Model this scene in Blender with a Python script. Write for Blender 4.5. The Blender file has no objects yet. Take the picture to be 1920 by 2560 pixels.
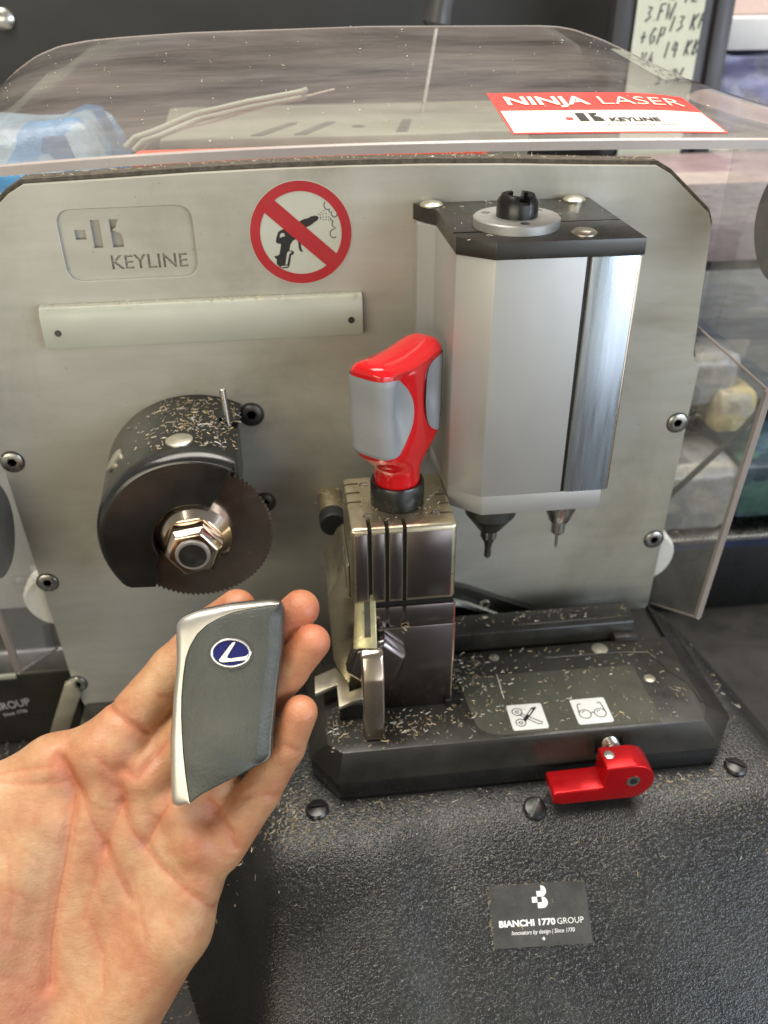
import bpy, bmesh, math, random
import numpy as np
from mathutils import Vector, Matrix
S = 0.01                                   # everything below is written in centimetres
scene = bpy.context.scene
COL = scene.collection
V = Vector
R = math.radians
random.seed(7)
np.random.seed(7)

# ------------------------------------------------------------------ materials
def new_mat(name):
    m = bpy.data.materials.new(name); m.use_nodes = True
    nt = m.node_tree
    return m, nt, nt.nodes['Principled BSDF'], nt.nodes['Material Output']

def coords(nt, scale=(1, 1, 1), rot=(0, 0, 0)):
    tc = nt.nodes.new('ShaderNodeTexCoord'); mp = nt.nodes.new('ShaderNodeMapping')
    mp.inputs['Scale'].default_value = scale
    mp.inputs['Rotation'].default_value = rot
    nt.links.new(tc.outputs['Object'], mp.inputs['Vector'])
    return mp.outputs['Vector']

def noise(nt, vec, scale, detail=3, rough=.55, dist=0):
    n = nt.nodes.new('ShaderNodeTexNoise')
    n.inputs['Scale'].default_value = scale; n.inputs['Detail'].default_value = detail
    n.inputs['Roughness'].default_value = rough; n.inputs['Distortion'].default_value = dist
    nt.links.new(vec, n.inputs['Vector'])
    return n.outputs['Fac']

def ramp(nt, fac, stops):
    r = nt.nodes.new('ShaderNodeValToRGB'); e = r.color_ramp.elements
    while len(e) < len(stops): e.new(.5)
    for el, (p, c) in zip(e, stops):
        el.position = p; el.color = (*c, 1) if len(c) == 3 else c
    nt.links.new(fac, r.inputs['Fac'])
    return r.outputs['Color']

def remap(nt, fac, a, b, lo=.3, hi=.7):
    r = nt.nodes.new('ShaderNodeMapRange')
    r.inputs['From Min'].default_value = lo; r.inputs['From Max'].default_value = hi
    r.inputs['To Min'].default_value = a; r.inputs['To Max'].default_value = b
    nt.links.new(fac, r.inputs['Value'])
    return r.outputs['Result']

def bump(nt, bsdf, fac, strength, dist):
    b = nt.nodes.new('ShaderNodeBump')
    b.inputs['Strength'].default_value = strength; b.inputs['Distance'].default_value = dist
    nt.links.new(fac, b.inputs['Height'])
    nt.links.new(b.outputs['Normal'], bsdf.inputs['Normal'])

def mat(name, col, rough=.5, metal=0., var=.12, vscale=40, vstretch=(1, 1, 1), rvar=.08, bs=0, bscale=600,
        bdist=.0002, bstretch=(1, 1, 1), spec=None, coat=0, sss=0):
    """principled material with uneven colour and roughness and an optional fine relief"""
    m, nt, b, out = new_mat(name)
    vec = coords(nt, vstretch)
    n = noise(nt, vec, vscale, 5)
    lo = tuple(max(0, c * (1 - var)) for c in col); hi = tuple(min(1, c * (1 + var)) for c in col)
    nt.links.new(ramp(nt, n, [(.3, lo), (.7, hi)]), b.inputs['Base Color'])
    nt.links.new(remap(nt, noise(nt, vec, vscale * 2.3, 4), max(0.02, rough - rvar), min(1, rough + rvar)), b.inputs['Roughness'])
    b.inputs['Metallic'].default_value = metal
    if spec is not None: b.inputs['Specular IOR Level'].default_value = spec
    if coat:
        b.inputs['Coat Weight'].default_value = coat; b.inputs['Coat Roughness'].default_value = .05
    if sss:
        b.inputs['Subsurface Weight'].default_value = sss
        b.inputs['Subsurface Radius'].default_value = (.004, .004, .0035)
        b.inputs['Subsurface Scale'].default_value = 1
    if bs:
        bump(nt, b, noise(nt, coords(nt, bstretch), bscale, 4), bs, bdist)
    return m

def plate_material():
    m, nt, b, out = new_mat('brushed_aluminium')
    fine = noise(nt, coords(nt, (1, 1, 8)), 20, 5)
    base = ramp(nt, fine, [(.3, (.475, .47, .415)), (.7, (.535, .53, .475))])
    big = noise(nt, coords(nt), 11, 6, .62, .8)
    grime = ramp(nt, big, [(.30, (.62, .58, .52)), (.50, (.90, .88, .85)), (.66, (1, 1, 1))])
    mx = nt.nodes.new('ShaderNodeMixRGB'); mx.blend_type = 'MULTIPLY'; mx.inputs['Fac'].default_value = .8
    nt.links.new(base, mx.inputs['Color1']); nt.links.new(grime, mx.inputs['Color2'])
    sp = noise(nt, coords(nt), 420, 2)
    specks = ramp(nt, sp, [(.0, (1, 1, 1)), (.70, (1, 1, 1)), (.76, (.55, .5, .45))])
    m2 = nt.nodes.new('ShaderNodeMixRGB'); m2.blend_type = 'MULTIPLY'; m2.inputs['Fac'].default_value = .8
    nt.links.new(mx.outputs['Color'], m2.inputs['Color1']); nt.links.new(specks, m2.inputs['Color2'])
    nt.links.new(m2.outputs['Color'], b.inputs['Base Color'])
    b.inputs['Metallic'].default_value = .40
    r1 = remap(nt, big, .54, .40); nt.links.new(r1, b.inputs['Roughness'])
    bump(nt, b, noise(nt, coords(nt, (.04, 1, 6)), 500, 4), .22, .0001)
    return m
ALU = plate_material()
ALU_MILL = mat('milled_aluminium', (.41, .405, .39), .46, .50, .04, 12, (2, 2, 1), .05, .2, 500, .00008, (6, 6, .05))
ALU_POL = mat('polished_aluminium', (.50, .57, .64), .30, .9, .08, 30, (9, 9, .5), .08, .3, 700, .00007, (6, 6, .06))  # bluish base colour paints in the strip's blue reflection
STEEL = mat('steel', (.58, .57, .53), .28, 1, .12, 80)
STEEL_MID = mat('grey_steel', (.30, .28, .26), .42, .4, .2, 120)
STEEL_DARK = mat('dark_steel', (.12, .12, .115), .35, .9, .2, 90)
SCREW_PALE = mat('zinc_screw', (.62, .59, .48), .35, .9, .15, 90)
CHROME = mat('chrome', (.78, .66, .54), .16, 1, .06, 60, rvar=.03)  # coppery base colour paints in the warm reflection of the hand
NICKEL = mat('satin_nickel', (.60, .535, .385), .33, .95, .08, 60, (1, 1, 3), .07, .2, 900, .00006)
NICKEL_FRONT = mat('polished_nickel', (.27, .24, .235), .22, 1, .03, 30, (1, 1, 1), .03, .06, 900, .00003)  # dark base colour paints in the reflections on the clamp's front
PLATED = mat('plated_bracket', (.70, .64, .50), .38, .85, .08, 60)
KEYMETAL = mat('nickel_silver_blade', (.66, .61, .36), .32, .9, .12, 120, bs=.3, bscale=900, bdist=.00006)
BRASSCAP = mat('knurled_brass', (.55, .48, .30), .35, .9, .2, 200, bs=.6, bscale=1300, bdist=.0003)
BLACK_ANOD = mat('black_anodised', (.024, .022, .018), .32, 0, .3, 30, rvar=.1, bs=.12, bscale=1600, bdist=.00006, spec=.6)
BLACK_PAINT = mat('black_paint', (.010, .010, .010), .30, 0, .3, 60, bs=.12, bscale=1000, bdist=.0001, spec=.6)
HOOD = mat('black_enamel', (.015, .015, .014), .20, 0, .3, 60, rvar=.06, bs=.25, bscale=900, bdist=.00012, spec=.7)
RUBBER = mat('black_rubber', (.016, .016, .016), .62, 0, .2, 80, bs=.2, bscale=900, bdist=.0001)
FELT = mat('felt_seal', (.11, .095, .075), .95, 0, .4, 300, bs=.9, bscale=1500, bdist=.0006)
RED_PLASTIC = mat('red_plastic', (.62, .009, .012), .16, 0, .03, 40, rvar=.03, coat=.5)
GREY_PLASTIC = mat('grey_plastic', (.28, .29, .30), .32, 0, .04, 40, rvar=.05, bs=.08, bscale=1800, bdist=.00006)
RED_ANOD = mat('red_anodised', (.55, .008, .012), .24, .55, .1, 60, rvar=.05, bs=.1, bscale=900, bdist=.00006)
WHITE_BAR = mat('white_diffuser', (.45, .46, .385), .36, 0, .10, 14, (1, 1, 2), sss=.4)
SIGN_WHITE = mat('sign_white', (.52, .53, .44), .38, 0, .04, 40)
SIGN_RED = mat('sign_red', (.42, .018, .024), .36, 0, .05, 40)
INK = mat('black_ink', (.012, .012, .012), .45, 0, .1, 40)
INK_GREY = mat('grey_ink', (.10, .10, .105), .5, 0, .1, 40)
LABEL_WHITE = mat('label_white', (.78, .78, .76), .40, 0, .03, 60)
LABEL_CREAM = mat('label_cream', (.80, .72, .62), .30, 0, .03, 60)
LABEL_RED = mat('label_red', (.80, .055, .045), .30, 0, .03, 60)
PRINT_CREAM = mat('print_cream', (.85, .72, .58), .4, 0, .03, 60)
PRINT_WHITE = mat('print_white', (.80, .80, .78), .45, 0, .05, 60)
WHITE_CAP = mat('white_cap', (.88, .87, .80), .30, 0, .04, 40)
PAPER = mat('paper', (.58, .60, .48), .85, 0, .07, 30, bs=.2, bscale=90, bdist=.002)
SHEET = mat('olive_film', (.080, .080, .062), .30, 0, .18, 40, rvar=.1, bs=.1, bscale=300, bdist=.0001)
FILM = mat('clear_label_film', (.056, .056, .053), .30, 0, .3, 60, bs=.8, bscale=480, bdist=.0004, spec=.5)
FOB_FACE = mat('fob_textured_plastic', (.056, .060, .051), .44, 0, .25, 45, rvar=.10, bs=.8, bscale=1000, bdist=.0003, bstretch=(1, 1, .7))
FOB_DARK = mat('fob_dark_edge', (.045, .045, .043), .26, 0, .1, 60)
FOB_SILVER = mat('fob_satin_silver', (.52, .50, .455), .36, .8, .04, 40, rvar=.04)
BLUE_ENAMEL = mat('blue_enamel', (.010, .013, .11), .34, 0, .1, 60, spec=.15)
SILVER = mat('emblem_silver', (.80, .80, .80), .16, .85, .03, 60)
ORANGE = mat('orange_red_paint', (.72, .085, .035), .4, 0, .12, 15)
BLUE_BAG = mat('blue_plastic', (.055, .20, .40), .35, 0, .5, 25, rvar=.12)
GREYGREEN = mat('grey_green_paint', (.17, .18, .135), .5, 0, .12, 20)
GREYGREEN_DARK = mat('dark_grey_green', (.05, .052, .045), .5, 0, .12, 20)  # the straps' own darker colour
BOARD = mat('black_board', (.018, .018, .018), .6, 0, .3, 8, bs=.1, bscale=200, bdist=.0005)
POST = mat('dark_post', (.030, .028, .030), .42, 0, .4, 20, (6, 6, .5))
SHELF_GREY = mat('shelf_grey', (.60, .60, .61), .45, 0, .15, 12)
CARD = mat('pinkish_card', (.66, .50, .44), .7, 0, .12, 10)
MAUVE = mat('mauve_board', (.36, .28, .285), .45, 0, .35, 9, (.4, .4, 3))
PURPLE = mat('violet_bag', (.22, .21, .40), .35, 0, .4, 25)
CLEARBAG = mat('pale_bag', (.58, .58, .58), .30, 0, .2, 12, bs=.4, bscale=60, bdist=.004)
YELLOW = mat('yellow_card', (.62, .52, .24), .5, 0, .3, 30)
TEAL = mat('teal_box', (.06, .13, .19), .35, 0, .5, 22)
def clutter(name, cols, scale, rough=.45, stretch=(1, 1, 1)):
    m, nt, b, out = new_mat(name)
    vec = coords(nt, stretch)
    v = nt.nodes.new('ShaderNodeTexVoronoi'); v.distance = 'CHEBYCHEV'; v.inputs['Scale'].default_value = scale
    nt.links.new(vec, v.inputs['Vector'])
    sep = nt.nodes.new('ShaderNodeSeparateColor'); nt.links.new(v.outputs['Color'], sep.inputs['Color'])
    n = len(cols)
    base = ramp(nt, sep.outputs['Red'], [(i / n, c) for i, c in enumerate(cols)])
    mx = nt.nodes.new('ShaderNodeMixRGB'); mx.blend_type = 'MULTIPLY'; mx.inputs['Fac'].default_value = .7
    nt.links.new(base, mx.inputs['Color1'])
    nt.links.new(ramp(nt, noise(nt, vec, scale * 1.7, 6, .65), [(.3, (.35, .34, .33)), (.65, (1, 1, 1))]), mx.inputs['Color2'])
    nt.links.new(mx.outputs['Color'], b.inputs['Base Color']); b.inputs['Roughness'].default_value = rough
    bump(nt, b, noise(nt, vec, 70, 4), .4, .003)
    return m
MAUVE = clutter('mauve_print', [(.34, .26, .27), (.42, .34, .34), (.28, .20, .21), (.46, .40, .36)], 22, .4, (.6, .6, 1.6))
CLEARBAG = clutter('crinkled_clear_plastic', [(.30, .30, .30), (.38, .38, .37), (.20, .20, .21), (.44, .42, .36)], 45, .22)
YELLOW = clutter('yellow_print', [(.55, .45, .20), (.62, .55, .34), (.40, .30, .10), (.5, .48, .42)], 60, .4)
TEAL = clutter('teal_print', [(.05, .10, .15), (.10, .17, .22), (.03, .05, .07), (.07, .14, .12)], 40, .35)
PURPLE = clutter('violet_plastic', [(.20, .19, .36), (.26, .26, .44), (.12, .12, .20), (.34, .36, .46)], 35, .3)
BLUE_BAG = clutter('blue_plastic', [(.05, .20, .42), (.09, .28, .50), (.03, .11, .24), (.25, .38, .48)], 35, .3)
STOCK = clutter('stacked_stock', [(.34, .34, .35), (.22, .22, .23), (.42, .40, .34), (.14, .15, .17)], 26, .4, (.5, .5, 2.2))
NAVY = mat('navy_trim', (.02, .03, .07), .35, 0, .3, 30)
BENCH = mat('bench_top', (.020, .018, .016), .55, 0, .5, 30, rvar=.15, bs=.3, bscale=500, bdist=.0003)
CABLE = mat('pale_cable', (.30, .34, .27), .35, 0, .1, 40)
WIRE = mat('white_wire', (.46, .42, .36), .45, 0, .1, 40)
HANDLE = mat('black_handle', (.05, .05, .05), .35, 0, .2, 40)
THREAD = mat('bolt_thread', (.55, .54, .50), .3, 1, .1, 90)

def deck_material():
    m, nt, b, out = new_mat('grained_black_plastic')
    vec = coords(nt, (1, 1.25, 1.25))
    warp = noise(nt, vec, 700, 2)
    v = nt.nodes.new('ShaderNodeTexVoronoi'); v.feature = 'SMOOTH_F1'; v.inputs['Scale'].default_value = 950
    v.inputs['Smoothness'].default_value = .35
    add = nt.nodes.new('ShaderNodeMixRGB'); add.blend_type = 'ADD'; add.inputs['Fac'].default_value = .004
    nt.links.new(vec, add.inputs['Color1'])
    w2 = nt.nodes.new('ShaderNodeTexNoise'); w2.inputs['Scale'].default_value = 420; w2.inputs['Detail'].default_value = 2
    nt.links.new(vec, w2.inputs['Vector']); nt.links.new(w2.outputs['Color'], add.inputs['Color2'])
    nt.links.new(add.outputs['Color'], v.inputs['Vector'])
    mx = nt.nodes.new('ShaderNodeMath'); mx.operation = 'ADD'
    nt.links.new(v.outputs['Distance'], mx.inputs[0]); nt.links.new(warp, mx.inputs[1])
    bump(nt, b, mx.outputs[0], .42, .0005)
    big = noise(nt, coords(nt), 16, 7, .68, .6)
    nt.links.new(ramp(nt, big, [(.3, (.012, .012, .012)), (.55, (.021, .021, .020)), (.75, (.038, .036, .030))]), b.inputs['Base Color'])
    nt.links.new(remap(nt, big, .20, .30), b.inputs['Roughness'])
    b.inputs['Specular IOR Level'].default_value = .62
    return m
DECK = deck_material()

def clear_material(name, tint, haze, gloss_rough, ior=1.49, streak=0, haze_tint=(.60, .59, .58)):
    """thin clear acrylic: see-through with a Fresnel reflection and a streaked haze that paints in room reflections"""
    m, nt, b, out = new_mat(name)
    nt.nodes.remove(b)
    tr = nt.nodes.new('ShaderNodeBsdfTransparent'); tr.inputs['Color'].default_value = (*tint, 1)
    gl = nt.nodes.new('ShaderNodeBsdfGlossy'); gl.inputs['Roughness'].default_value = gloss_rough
    df = nt.nodes.new('ShaderNodeBsdfDiffuse'); df.inputs['Color'].default_value = (*haze_tint, 1)
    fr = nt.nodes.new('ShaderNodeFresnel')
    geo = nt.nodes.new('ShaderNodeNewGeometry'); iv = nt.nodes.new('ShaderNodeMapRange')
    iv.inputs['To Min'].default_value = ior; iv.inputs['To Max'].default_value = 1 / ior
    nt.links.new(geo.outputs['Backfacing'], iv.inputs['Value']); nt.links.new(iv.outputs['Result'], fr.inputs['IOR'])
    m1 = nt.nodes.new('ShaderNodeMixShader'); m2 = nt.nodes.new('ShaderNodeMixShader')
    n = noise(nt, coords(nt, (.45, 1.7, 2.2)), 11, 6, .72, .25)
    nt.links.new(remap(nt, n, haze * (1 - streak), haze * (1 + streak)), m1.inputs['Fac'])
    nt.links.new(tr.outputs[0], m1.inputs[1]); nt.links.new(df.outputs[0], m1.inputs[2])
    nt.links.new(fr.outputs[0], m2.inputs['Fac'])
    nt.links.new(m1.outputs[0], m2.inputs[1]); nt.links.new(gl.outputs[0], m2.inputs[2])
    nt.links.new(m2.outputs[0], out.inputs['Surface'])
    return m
ACRYLIC = clear_material('clear_acrylic_lid', (.90, .89, .88), .17, .04, 1.49, .9, (.50, .44, .40))  # brownish streaked haze stands for ceiling reflections on the lid
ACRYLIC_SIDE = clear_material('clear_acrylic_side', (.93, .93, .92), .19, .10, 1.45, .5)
ACRYLIC_EDGE = mat('acrylic_edge', (.30, .26, .24), .25, 0, .12, 20)

def chip_material():
    m, nt, b, out = new_mat('brass_swarf')
    a = nt.nodes.new('ShaderNodeAttribute'); a.attribute_name = 'tone'
    nt.links.new(a.outputs['Color'], b.inputs['Base Color'])
    b.inputs['Metallic'].default_value = .25; b.inputs['Roughness'].default_value = .34
    return m
CHIPS = chip_material()

def skin_material():
    m, nt, b, out = new_mat('palm_skin')
    a = nt.nodes.new('ShaderNodeAttribute'); a.attribute_name = 'flush'
    vec = coords(nt)
    sep = nt.nodes.new('ShaderNodeSeparateColor'); nt.links.new(a.outputs['Color'], sep.inputs['Color'])
    base = ramp(nt, noise(nt, vec, 38, 5, .6), [(.30, (.385, .160, .080)), (.5, (.45, .248, .125)), (.70, (.515, .335, .185))])
    mix = nt.nodes.new('ShaderNodeMixRGB'); nt.links.new(sep.outputs['Red'], mix.inputs['Fac'])
    nt.links.new(base, mix.inputs['Color1']); mix.inputs['Color2'].default_value = (.47, .145, .075, 1)
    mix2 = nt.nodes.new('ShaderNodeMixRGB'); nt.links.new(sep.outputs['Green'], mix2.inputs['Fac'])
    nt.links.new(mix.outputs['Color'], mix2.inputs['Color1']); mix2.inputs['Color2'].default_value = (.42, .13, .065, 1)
    mott = nt.nodes.new('ShaderNodeMixRGB'); mott.blend_type = 'MULTIPLY'; mott.inputs['Fac'].default_value = .55
    nt.links.new(mix2.outputs['Color'], mott.inputs['Color1'])
    nt.links.new(ramp(nt, noise(nt, vec, 210, 4, .6), [(.36, (.86, .72, .68)), (.62, (1, 1, 1))]), mott.inputs['Color2'])
    nt.links.new(mott.outputs['Color'], b.inputs['Base Color'])
    nt.links.new(remap(nt, noise(nt, vec, 120, 4), .36, .56), b.inputs['Roughness'])
    b.inputs['Specular IOR Level'].default_value = .5
    b.inputs['Subsurface Weight'].default_value = .10
    b.inputs['Subsurface Radius'].default_value = (.006, .002, .001)
    b.inputs['Subsurface Scale'].default_value = 1
    v = nt.nodes.new('ShaderNodeTexVoronoi'); v.inputs['Scale'].default_value = 340; v.feature = 'DISTANCE_TO_EDGE'
    wob = nt.nodes.new('ShaderNodeMixRGB'); wob.blend_type = 'ADD'; wob.inputs['Fac'].default_value = .006
    wn = nt.nodes.new('ShaderNodeTexNoise'); wn.inputs['Scale'].default_value = 90; wn.inputs['Detail'].default_value = 4
    nt.links.new(coords(nt, (1, .55, 1), (0, 0, .7)), wn.inputs['Vector']); nt.links.new(coords(nt, (1.15, .55, .8), (0, 0, .7)), wob.inputs['Color1'])
    nt.links.new(wn.outputs['Color'], wob.inputs['Color2']); nt.links.new(wob.outputs['Color'], v.inputs['Vector'])
    vr = nt.nodes.new('ShaderNodeMapRange'); vr.inputs['From Max'].default_value = .12; vr.inputs['To Max'].default_value = .14
    nt.links.new(v.outputs['Distance'], vr.inputs['Value'])
    w = noise(nt, coords(nt, (1, 2.2, 2.2), (0, 0, .6)), 330, 5, .65, .6)
    ad = nt.nodes.new('ShaderNodeMath'); ad.operation = 'ADD'
    nt.links.new(w, ad.inputs[0]); nt.links.new(vr.outputs['Result'], ad.inputs[1])
    bump(nt, b, ad.outputs[0], .55, .0005)
    return m
SKIN = skin_material()

# ------------------------------------------------------------------ builders
BASE = {}
def base_of(p): return BASE.get(p.name, V((0, 0, 0))) if p is not None else V((0, 0, 0))

def tag(o, label=None, cat=None, group=None, kind=None):
    if label: o['label'] = label
    if cat: o['category'] = cat
    if group: o['group'] = group
    if kind: o['kind'] = kind
    return o

def thing(name, label, cat, loc, group=None):
    o = bpy.data.objects.new(name, None); COL.objects.link(o)
    o.empty_display_size = .01
    o.location = V(loc) * S; BASE[o.name] = V(loc)
    return tag(o, label, cat, group)

def basis(n, up=(0, 0, 1)):
    n = V(n).normalized(); up = V(up)
    if abs(n.dot(up)) > .98: up = V((0, 1, 0))
    x = up.cross(n).normalized(); y = n.cross(x)
    return x, y, n

class Fr:
    """a plane: origin, x axis, y axis, normal"""
    def __init__(s, o, x, y):
        s.o = V(o); s.x = V(x).normalized(); y = V(y); s.y = (y - s.x * y.dot(s.x)).normalized(); s.n = s.x.cross(s.y)
    def __call__(s, u, v, w=0): return s.o + s.x * u + s.y * v + s.n * w
WALL = lambda y=0., x=0., z=0.: Fr((x, y, z), (1, 0, 0), (0, 0, 1))     # faces -Y, the viewer
FLAT = lambda z=0., x=0., y=0.: Fr((x, y, z), (1, 0, 0), (0, 1, 0))     # faces +Z

class G:
    def __init__(s): s.bm = bmesh.new()
    def quad_ring(s, rings, cap0=True, cap1=True, closed=True):
        bm = s.bm; rr = [[bm.verts.new(p) for p in r] for r in rings]
        n = len(rr[0])
        for a, b in zip(rr, rr[1:]):
            for i in range(n if closed else n - 1):
                j = (i + 1) % n
                bm.faces.new((a[i], a[j], b[j], b[i]))
        if cap0: bm.faces.new(list(reversed(rr[0])))
        if cap1: bm.faces.new(rr[-1])
        return s
    def prism(s, pts, fr, w0, w1):
        return s.quad_ring([[fr(u, v, w0) for u, v in pts], [fr(u, v, w1) for u, v in pts]])
    def taper(s, pts0, pts1, fr, w0, w1):
        return s.quad_ring([[fr(u, v, w0) for u, v in pts0], [fr(u, v, w1) for u, v in pts1]])
    def box(s, a, b):
        a, b = V(a), V(b)
        return s.prism([(a.x, a.y), (b.x, a.y), (b.x, b.y), (a.x, b.y)], FLAT(), a.z, b.z)
    def lathe(s, prof, p0, ax, seg=32, up=(0, 0, 1), phase=0):
        x, y, n = basis(ax, up); p0 = V(p0)
        rings = [[p0 + n * h + (x * math.cos(phase + 2 * math.pi * k / seg) + y * math.sin(phase + 2 * math.pi * k / seg)) * max(r, 1e-3)
                  for k in range(seg)] for r, h in prof]
        return s.quad_ring(rings)
    def cyl(s, p0, p1, r, seg=24, r1=None, ch=0):
        d = V(p1) - V(p0); L = d.length; r1 = r if r1 is None else r1
        if ch: return s.lathe([(r - ch, 0), (r, ch), (r1, L - ch), (r1 - ch, L)], p0, d, seg)
        return s.lathe([(r, 0), (r1, L)], p0, d, seg)
    def tube(s, path, r, seg=8, closed=False):
        path = [V(p) for p in path]; rings = []
        n = len(path); up = V((0, 0, 1))
        for i, p in enumerate(path):
            a = path[(i - 1) % n] if (closed or i) else p; b = path[(i + 1) % n] if (closed or i < n - 1) else p
            x, y, t = basis(b - a, up)
            rr = r[i] if isinstance(r, (list, tuple)) else r
            rings.append([p + (x * math.cos(2 * math.pi * k / seg) + y * math.sin(2 * math.pi * k / seg)) * rr for k in range(seg)])
        if closed: rings.append(rings[0]); return s.quad_ring(rings, False, False)
        return s.quad_ring(rings)
    def grid(s, nu, nv, f):
        vs = [[s.bm.verts.new(f(i / nu, j / nv)) for i in range(nu + 1)] for j in range(nv + 1)]
        for j in range(nv):
            for i in range(nu):
                s.bm.faces.new((vs[j][i], vs[j][i + 1], vs[j + 1][i + 1], vs[j + 1][i]))
        return s
    def bevel(s, w, seg=2, ang=.5):
        bm = s.bm
        bmesh.ops.remove_doubles(bm, verts=bm.verts, dist=1e-4)
        bmesh.ops.recalc_face_normals(bm, faces=bm.faces)
        es = [e for e in bm.edges if len(e.link_faces) == 2 and e.calc_face_angle(0) > ang]
        if es: bmesh.ops.bevel(bm, geom=es, offset=w, segments=seg, affect='EDGES', clamp_overlap=True, profile=.5)
        return s

def link_mesh(name, me, m, parent, kind=None):
    o = bpy.data.objects.new(name, me); COL.objects.link(o)
    if m is not None:
        for k in (m if isinstance(m, (list, tuple)) else [m]): me.materials.append(k)
    if parent is not None:
        o.parent = parent; BASE[o.name] = base_of(parent)
    if kind: o['kind'] = kind
    return o

def obj(name, g, m, parent=None, bevel=0, seg=2, smooth=35, base=None, kind=None, ang=.5, normals=True):
    bm = g.bm
    if bevel: g.bevel(bevel, seg, ang)
    elif normals:
        bmesh.ops.recalc_face_normals(bm, faces=bm.faces)
    b = V(base) if base is not None else base_of(parent)
    for v in bm.verts: v.co = (v.co - b) * S
    me = bpy.data.meshes.new(name); bm.to_mesh(me); bm.free()
    if smooth:
        me.shade_smooth(); me.set_sharp_from_angle(angle=R(smooth))
    o = link_mesh(name, me, m, parent, kind)
    if base is not None:
        o.location = b * S; BASE[o.name] = b
    return o

def cut(o, g, keep_smooth=35):
    """take a shape out of a mesh for good"""
    bm = g.bm; bmesh.ops.recalc_face_normals(bm, faces=bm.faces)
    b = base_of(o)
    for v in bm.verts: v.co = (v.co - b) * S
    me = bpy.data.meshes.new('tool'); bm.to_mesh(me); bm.free()
    c = bpy.data.objects.new('tool', me); COL.objects.link(c)
    par = o.parent
    loc = o.location.copy(); o.parent = None; o.location = (0, 0, 0)
    md = o.modifiers.new('cut', 'BOOLEAN'); md.operation = 'DIFFERENCE'; md.solver = 'EXACT'; md.object = c
    bpy.context.view_layer.update()
    dg = bpy.context.evaluated_depsgraph_get()
    new = bpy.data.meshes.new_from_object(o.evaluated_get(dg))
    o.modifiers.clear(); old = o.data; o.data = new; bpy.data.meshes.remove(old)
    bpy.data.objects.remove(c); bpy.data.meshes.remove(me)
    o.parent = par; o.location = loc
    new.shade_smooth(); new.set_sharp_from_angle(angle=R(keep_smooth))
    return o

def curve_mesh(cu):
    t = bpy.data.objects.new('t', cu); COL.objects.link(t)
    bpy.context.view_layer.update()
    me = bpy.data.meshes.new_from_object(t.evaluated_get(bpy.context.evaluated_depsgraph_get()))
    bpy.data.objects.remove(t)
    return me

def place_flat(me, fr, b, w=0, k=1.):
    for v in me.vertices:
        v.co = (fr(v.co.x * k, v.co.y * k, v.co.z * k + w) - b) * S

def shape(name, loops, fr, w0, w1, m, parent, bevel=0, smooth=35, base=None):
    """filled outline with holes, given thickness from w0 to w1 along the plane's normal"""
    cu = bpy.data.curves.new(name, 'CURVE'); cu.dimensions = '2D'; cu.fill_mode = 'BOTH'
    for lp in loops:
        sp = cu.splines.new('POLY'); sp.points.add(len(lp) - 1)
        for p, q in zip(sp.points, lp): p.co = (q[0], q[1], 0, 1)
        sp.use_cyclic_u = True
    cu.extrude = max((w1 - w0) / 2 - bevel, 0); cu.bevel_depth = bevel; cu.bevel_resolution = 1; cu.offset = -bevel
    me = curve_mesh(cu); bpy.data.curves.remove(cu)
    b = V(base) if base is not None else base_of(parent)
    place_flat(me, fr, b, (w0 + w1) / 2)
    me.name = name; me.materials.clear()
    if smooth: me.shade_smooth(); me.set_sharp_from_angle(angle=R(smooth))
    o = link_mesh(name, me, m, parent)
    if base is not None: o.location = b * S; BASE[o.name] = b
    return o

def text_curve(body, size, bold=0, shear=0, space=1, xs=1, ext=0, align='CENTER'):
    cu = bpy.data.curves.new('lettering', 'FONT'); cu.body = body; cu.size = size
    cu.align_x = align; cu.align_y = 'CENTER'; cu.offset = bold; cu.shear = shear
    cu.space_character = space; cu.extrude = ext; cu.resolution_u = 3
    me = curve_mesh(cu); bpy.data.curves.remove(cu)
    for v in me.vertices: v.co.x *= xs
    return me

def text(body, size, fr, m, parent, u=0, v=0, w=.012, bold=0, shear=0, space=1, xs=1, ext=.002, align='CENTER', fn=None, name='lettering', width=None):
    me = text_curve(body, size, bold, shear, space, xs, ext, align)
    if width:
        xsv = [q.co.x for q in me.vertices]; k = width / (max(xsv) - min(xsv))
        for q in me.vertices: q.co.x *= k
    b = base_of(parent)
    for q in me.vertices:
        x, y, z = q.co.x + u, q.co.y + v, q.co.z + w
        q.co = ((fn(x, y, z) if fn else fr(x, y, z)) - b) * S
    me.name = name; me.materials.clear()
    return link_mesh(name, me, m, parent)

def rrect(cx, cy, w, h, r, n=6):
    pts = []
    for sx, sy, a0 in ((1, 1, 0), (-1, 1, 90), (-1, -1, 180), (1, -1, 270)):
        for k in range(n + 1):
            a = R(a0 + 90 * k / n)
            pts.append((cx + sx * (w / 2 - r) + r * math.cos(a), cy + sy * (h / 2 - r) + r * math.sin(a)))
    return pts

def round_poly(pts, r, n=5):
    out = []; N = len(pts)
    for i, p in enumerate(pts):
        rr = r[i] if isinstance(r, (list, tuple)) else r
        p = V((*p[:2], 0)); a = V((*pts[i - 1][:2], 0)) - p; b = V((*pts[(i + 1) % N][:2], 0)) - p
        la, lb = a.length, b.length
        if rr <= 0: out.append((p.x, p.y)); continue
        a.normalize(); b.normalize()
        t = min(rr, la * .45, lb * .45)
        p0, p1 = p + a * t, p + b * t
        for k in range(n + 1):
            s_ = k / n
            q = p0 * (1 - s_) ** 2 + p * 2 * s_ * (1 - s_) + p1 * s_ ** 2
            out.append((q.x, q.y))
    return out

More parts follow.
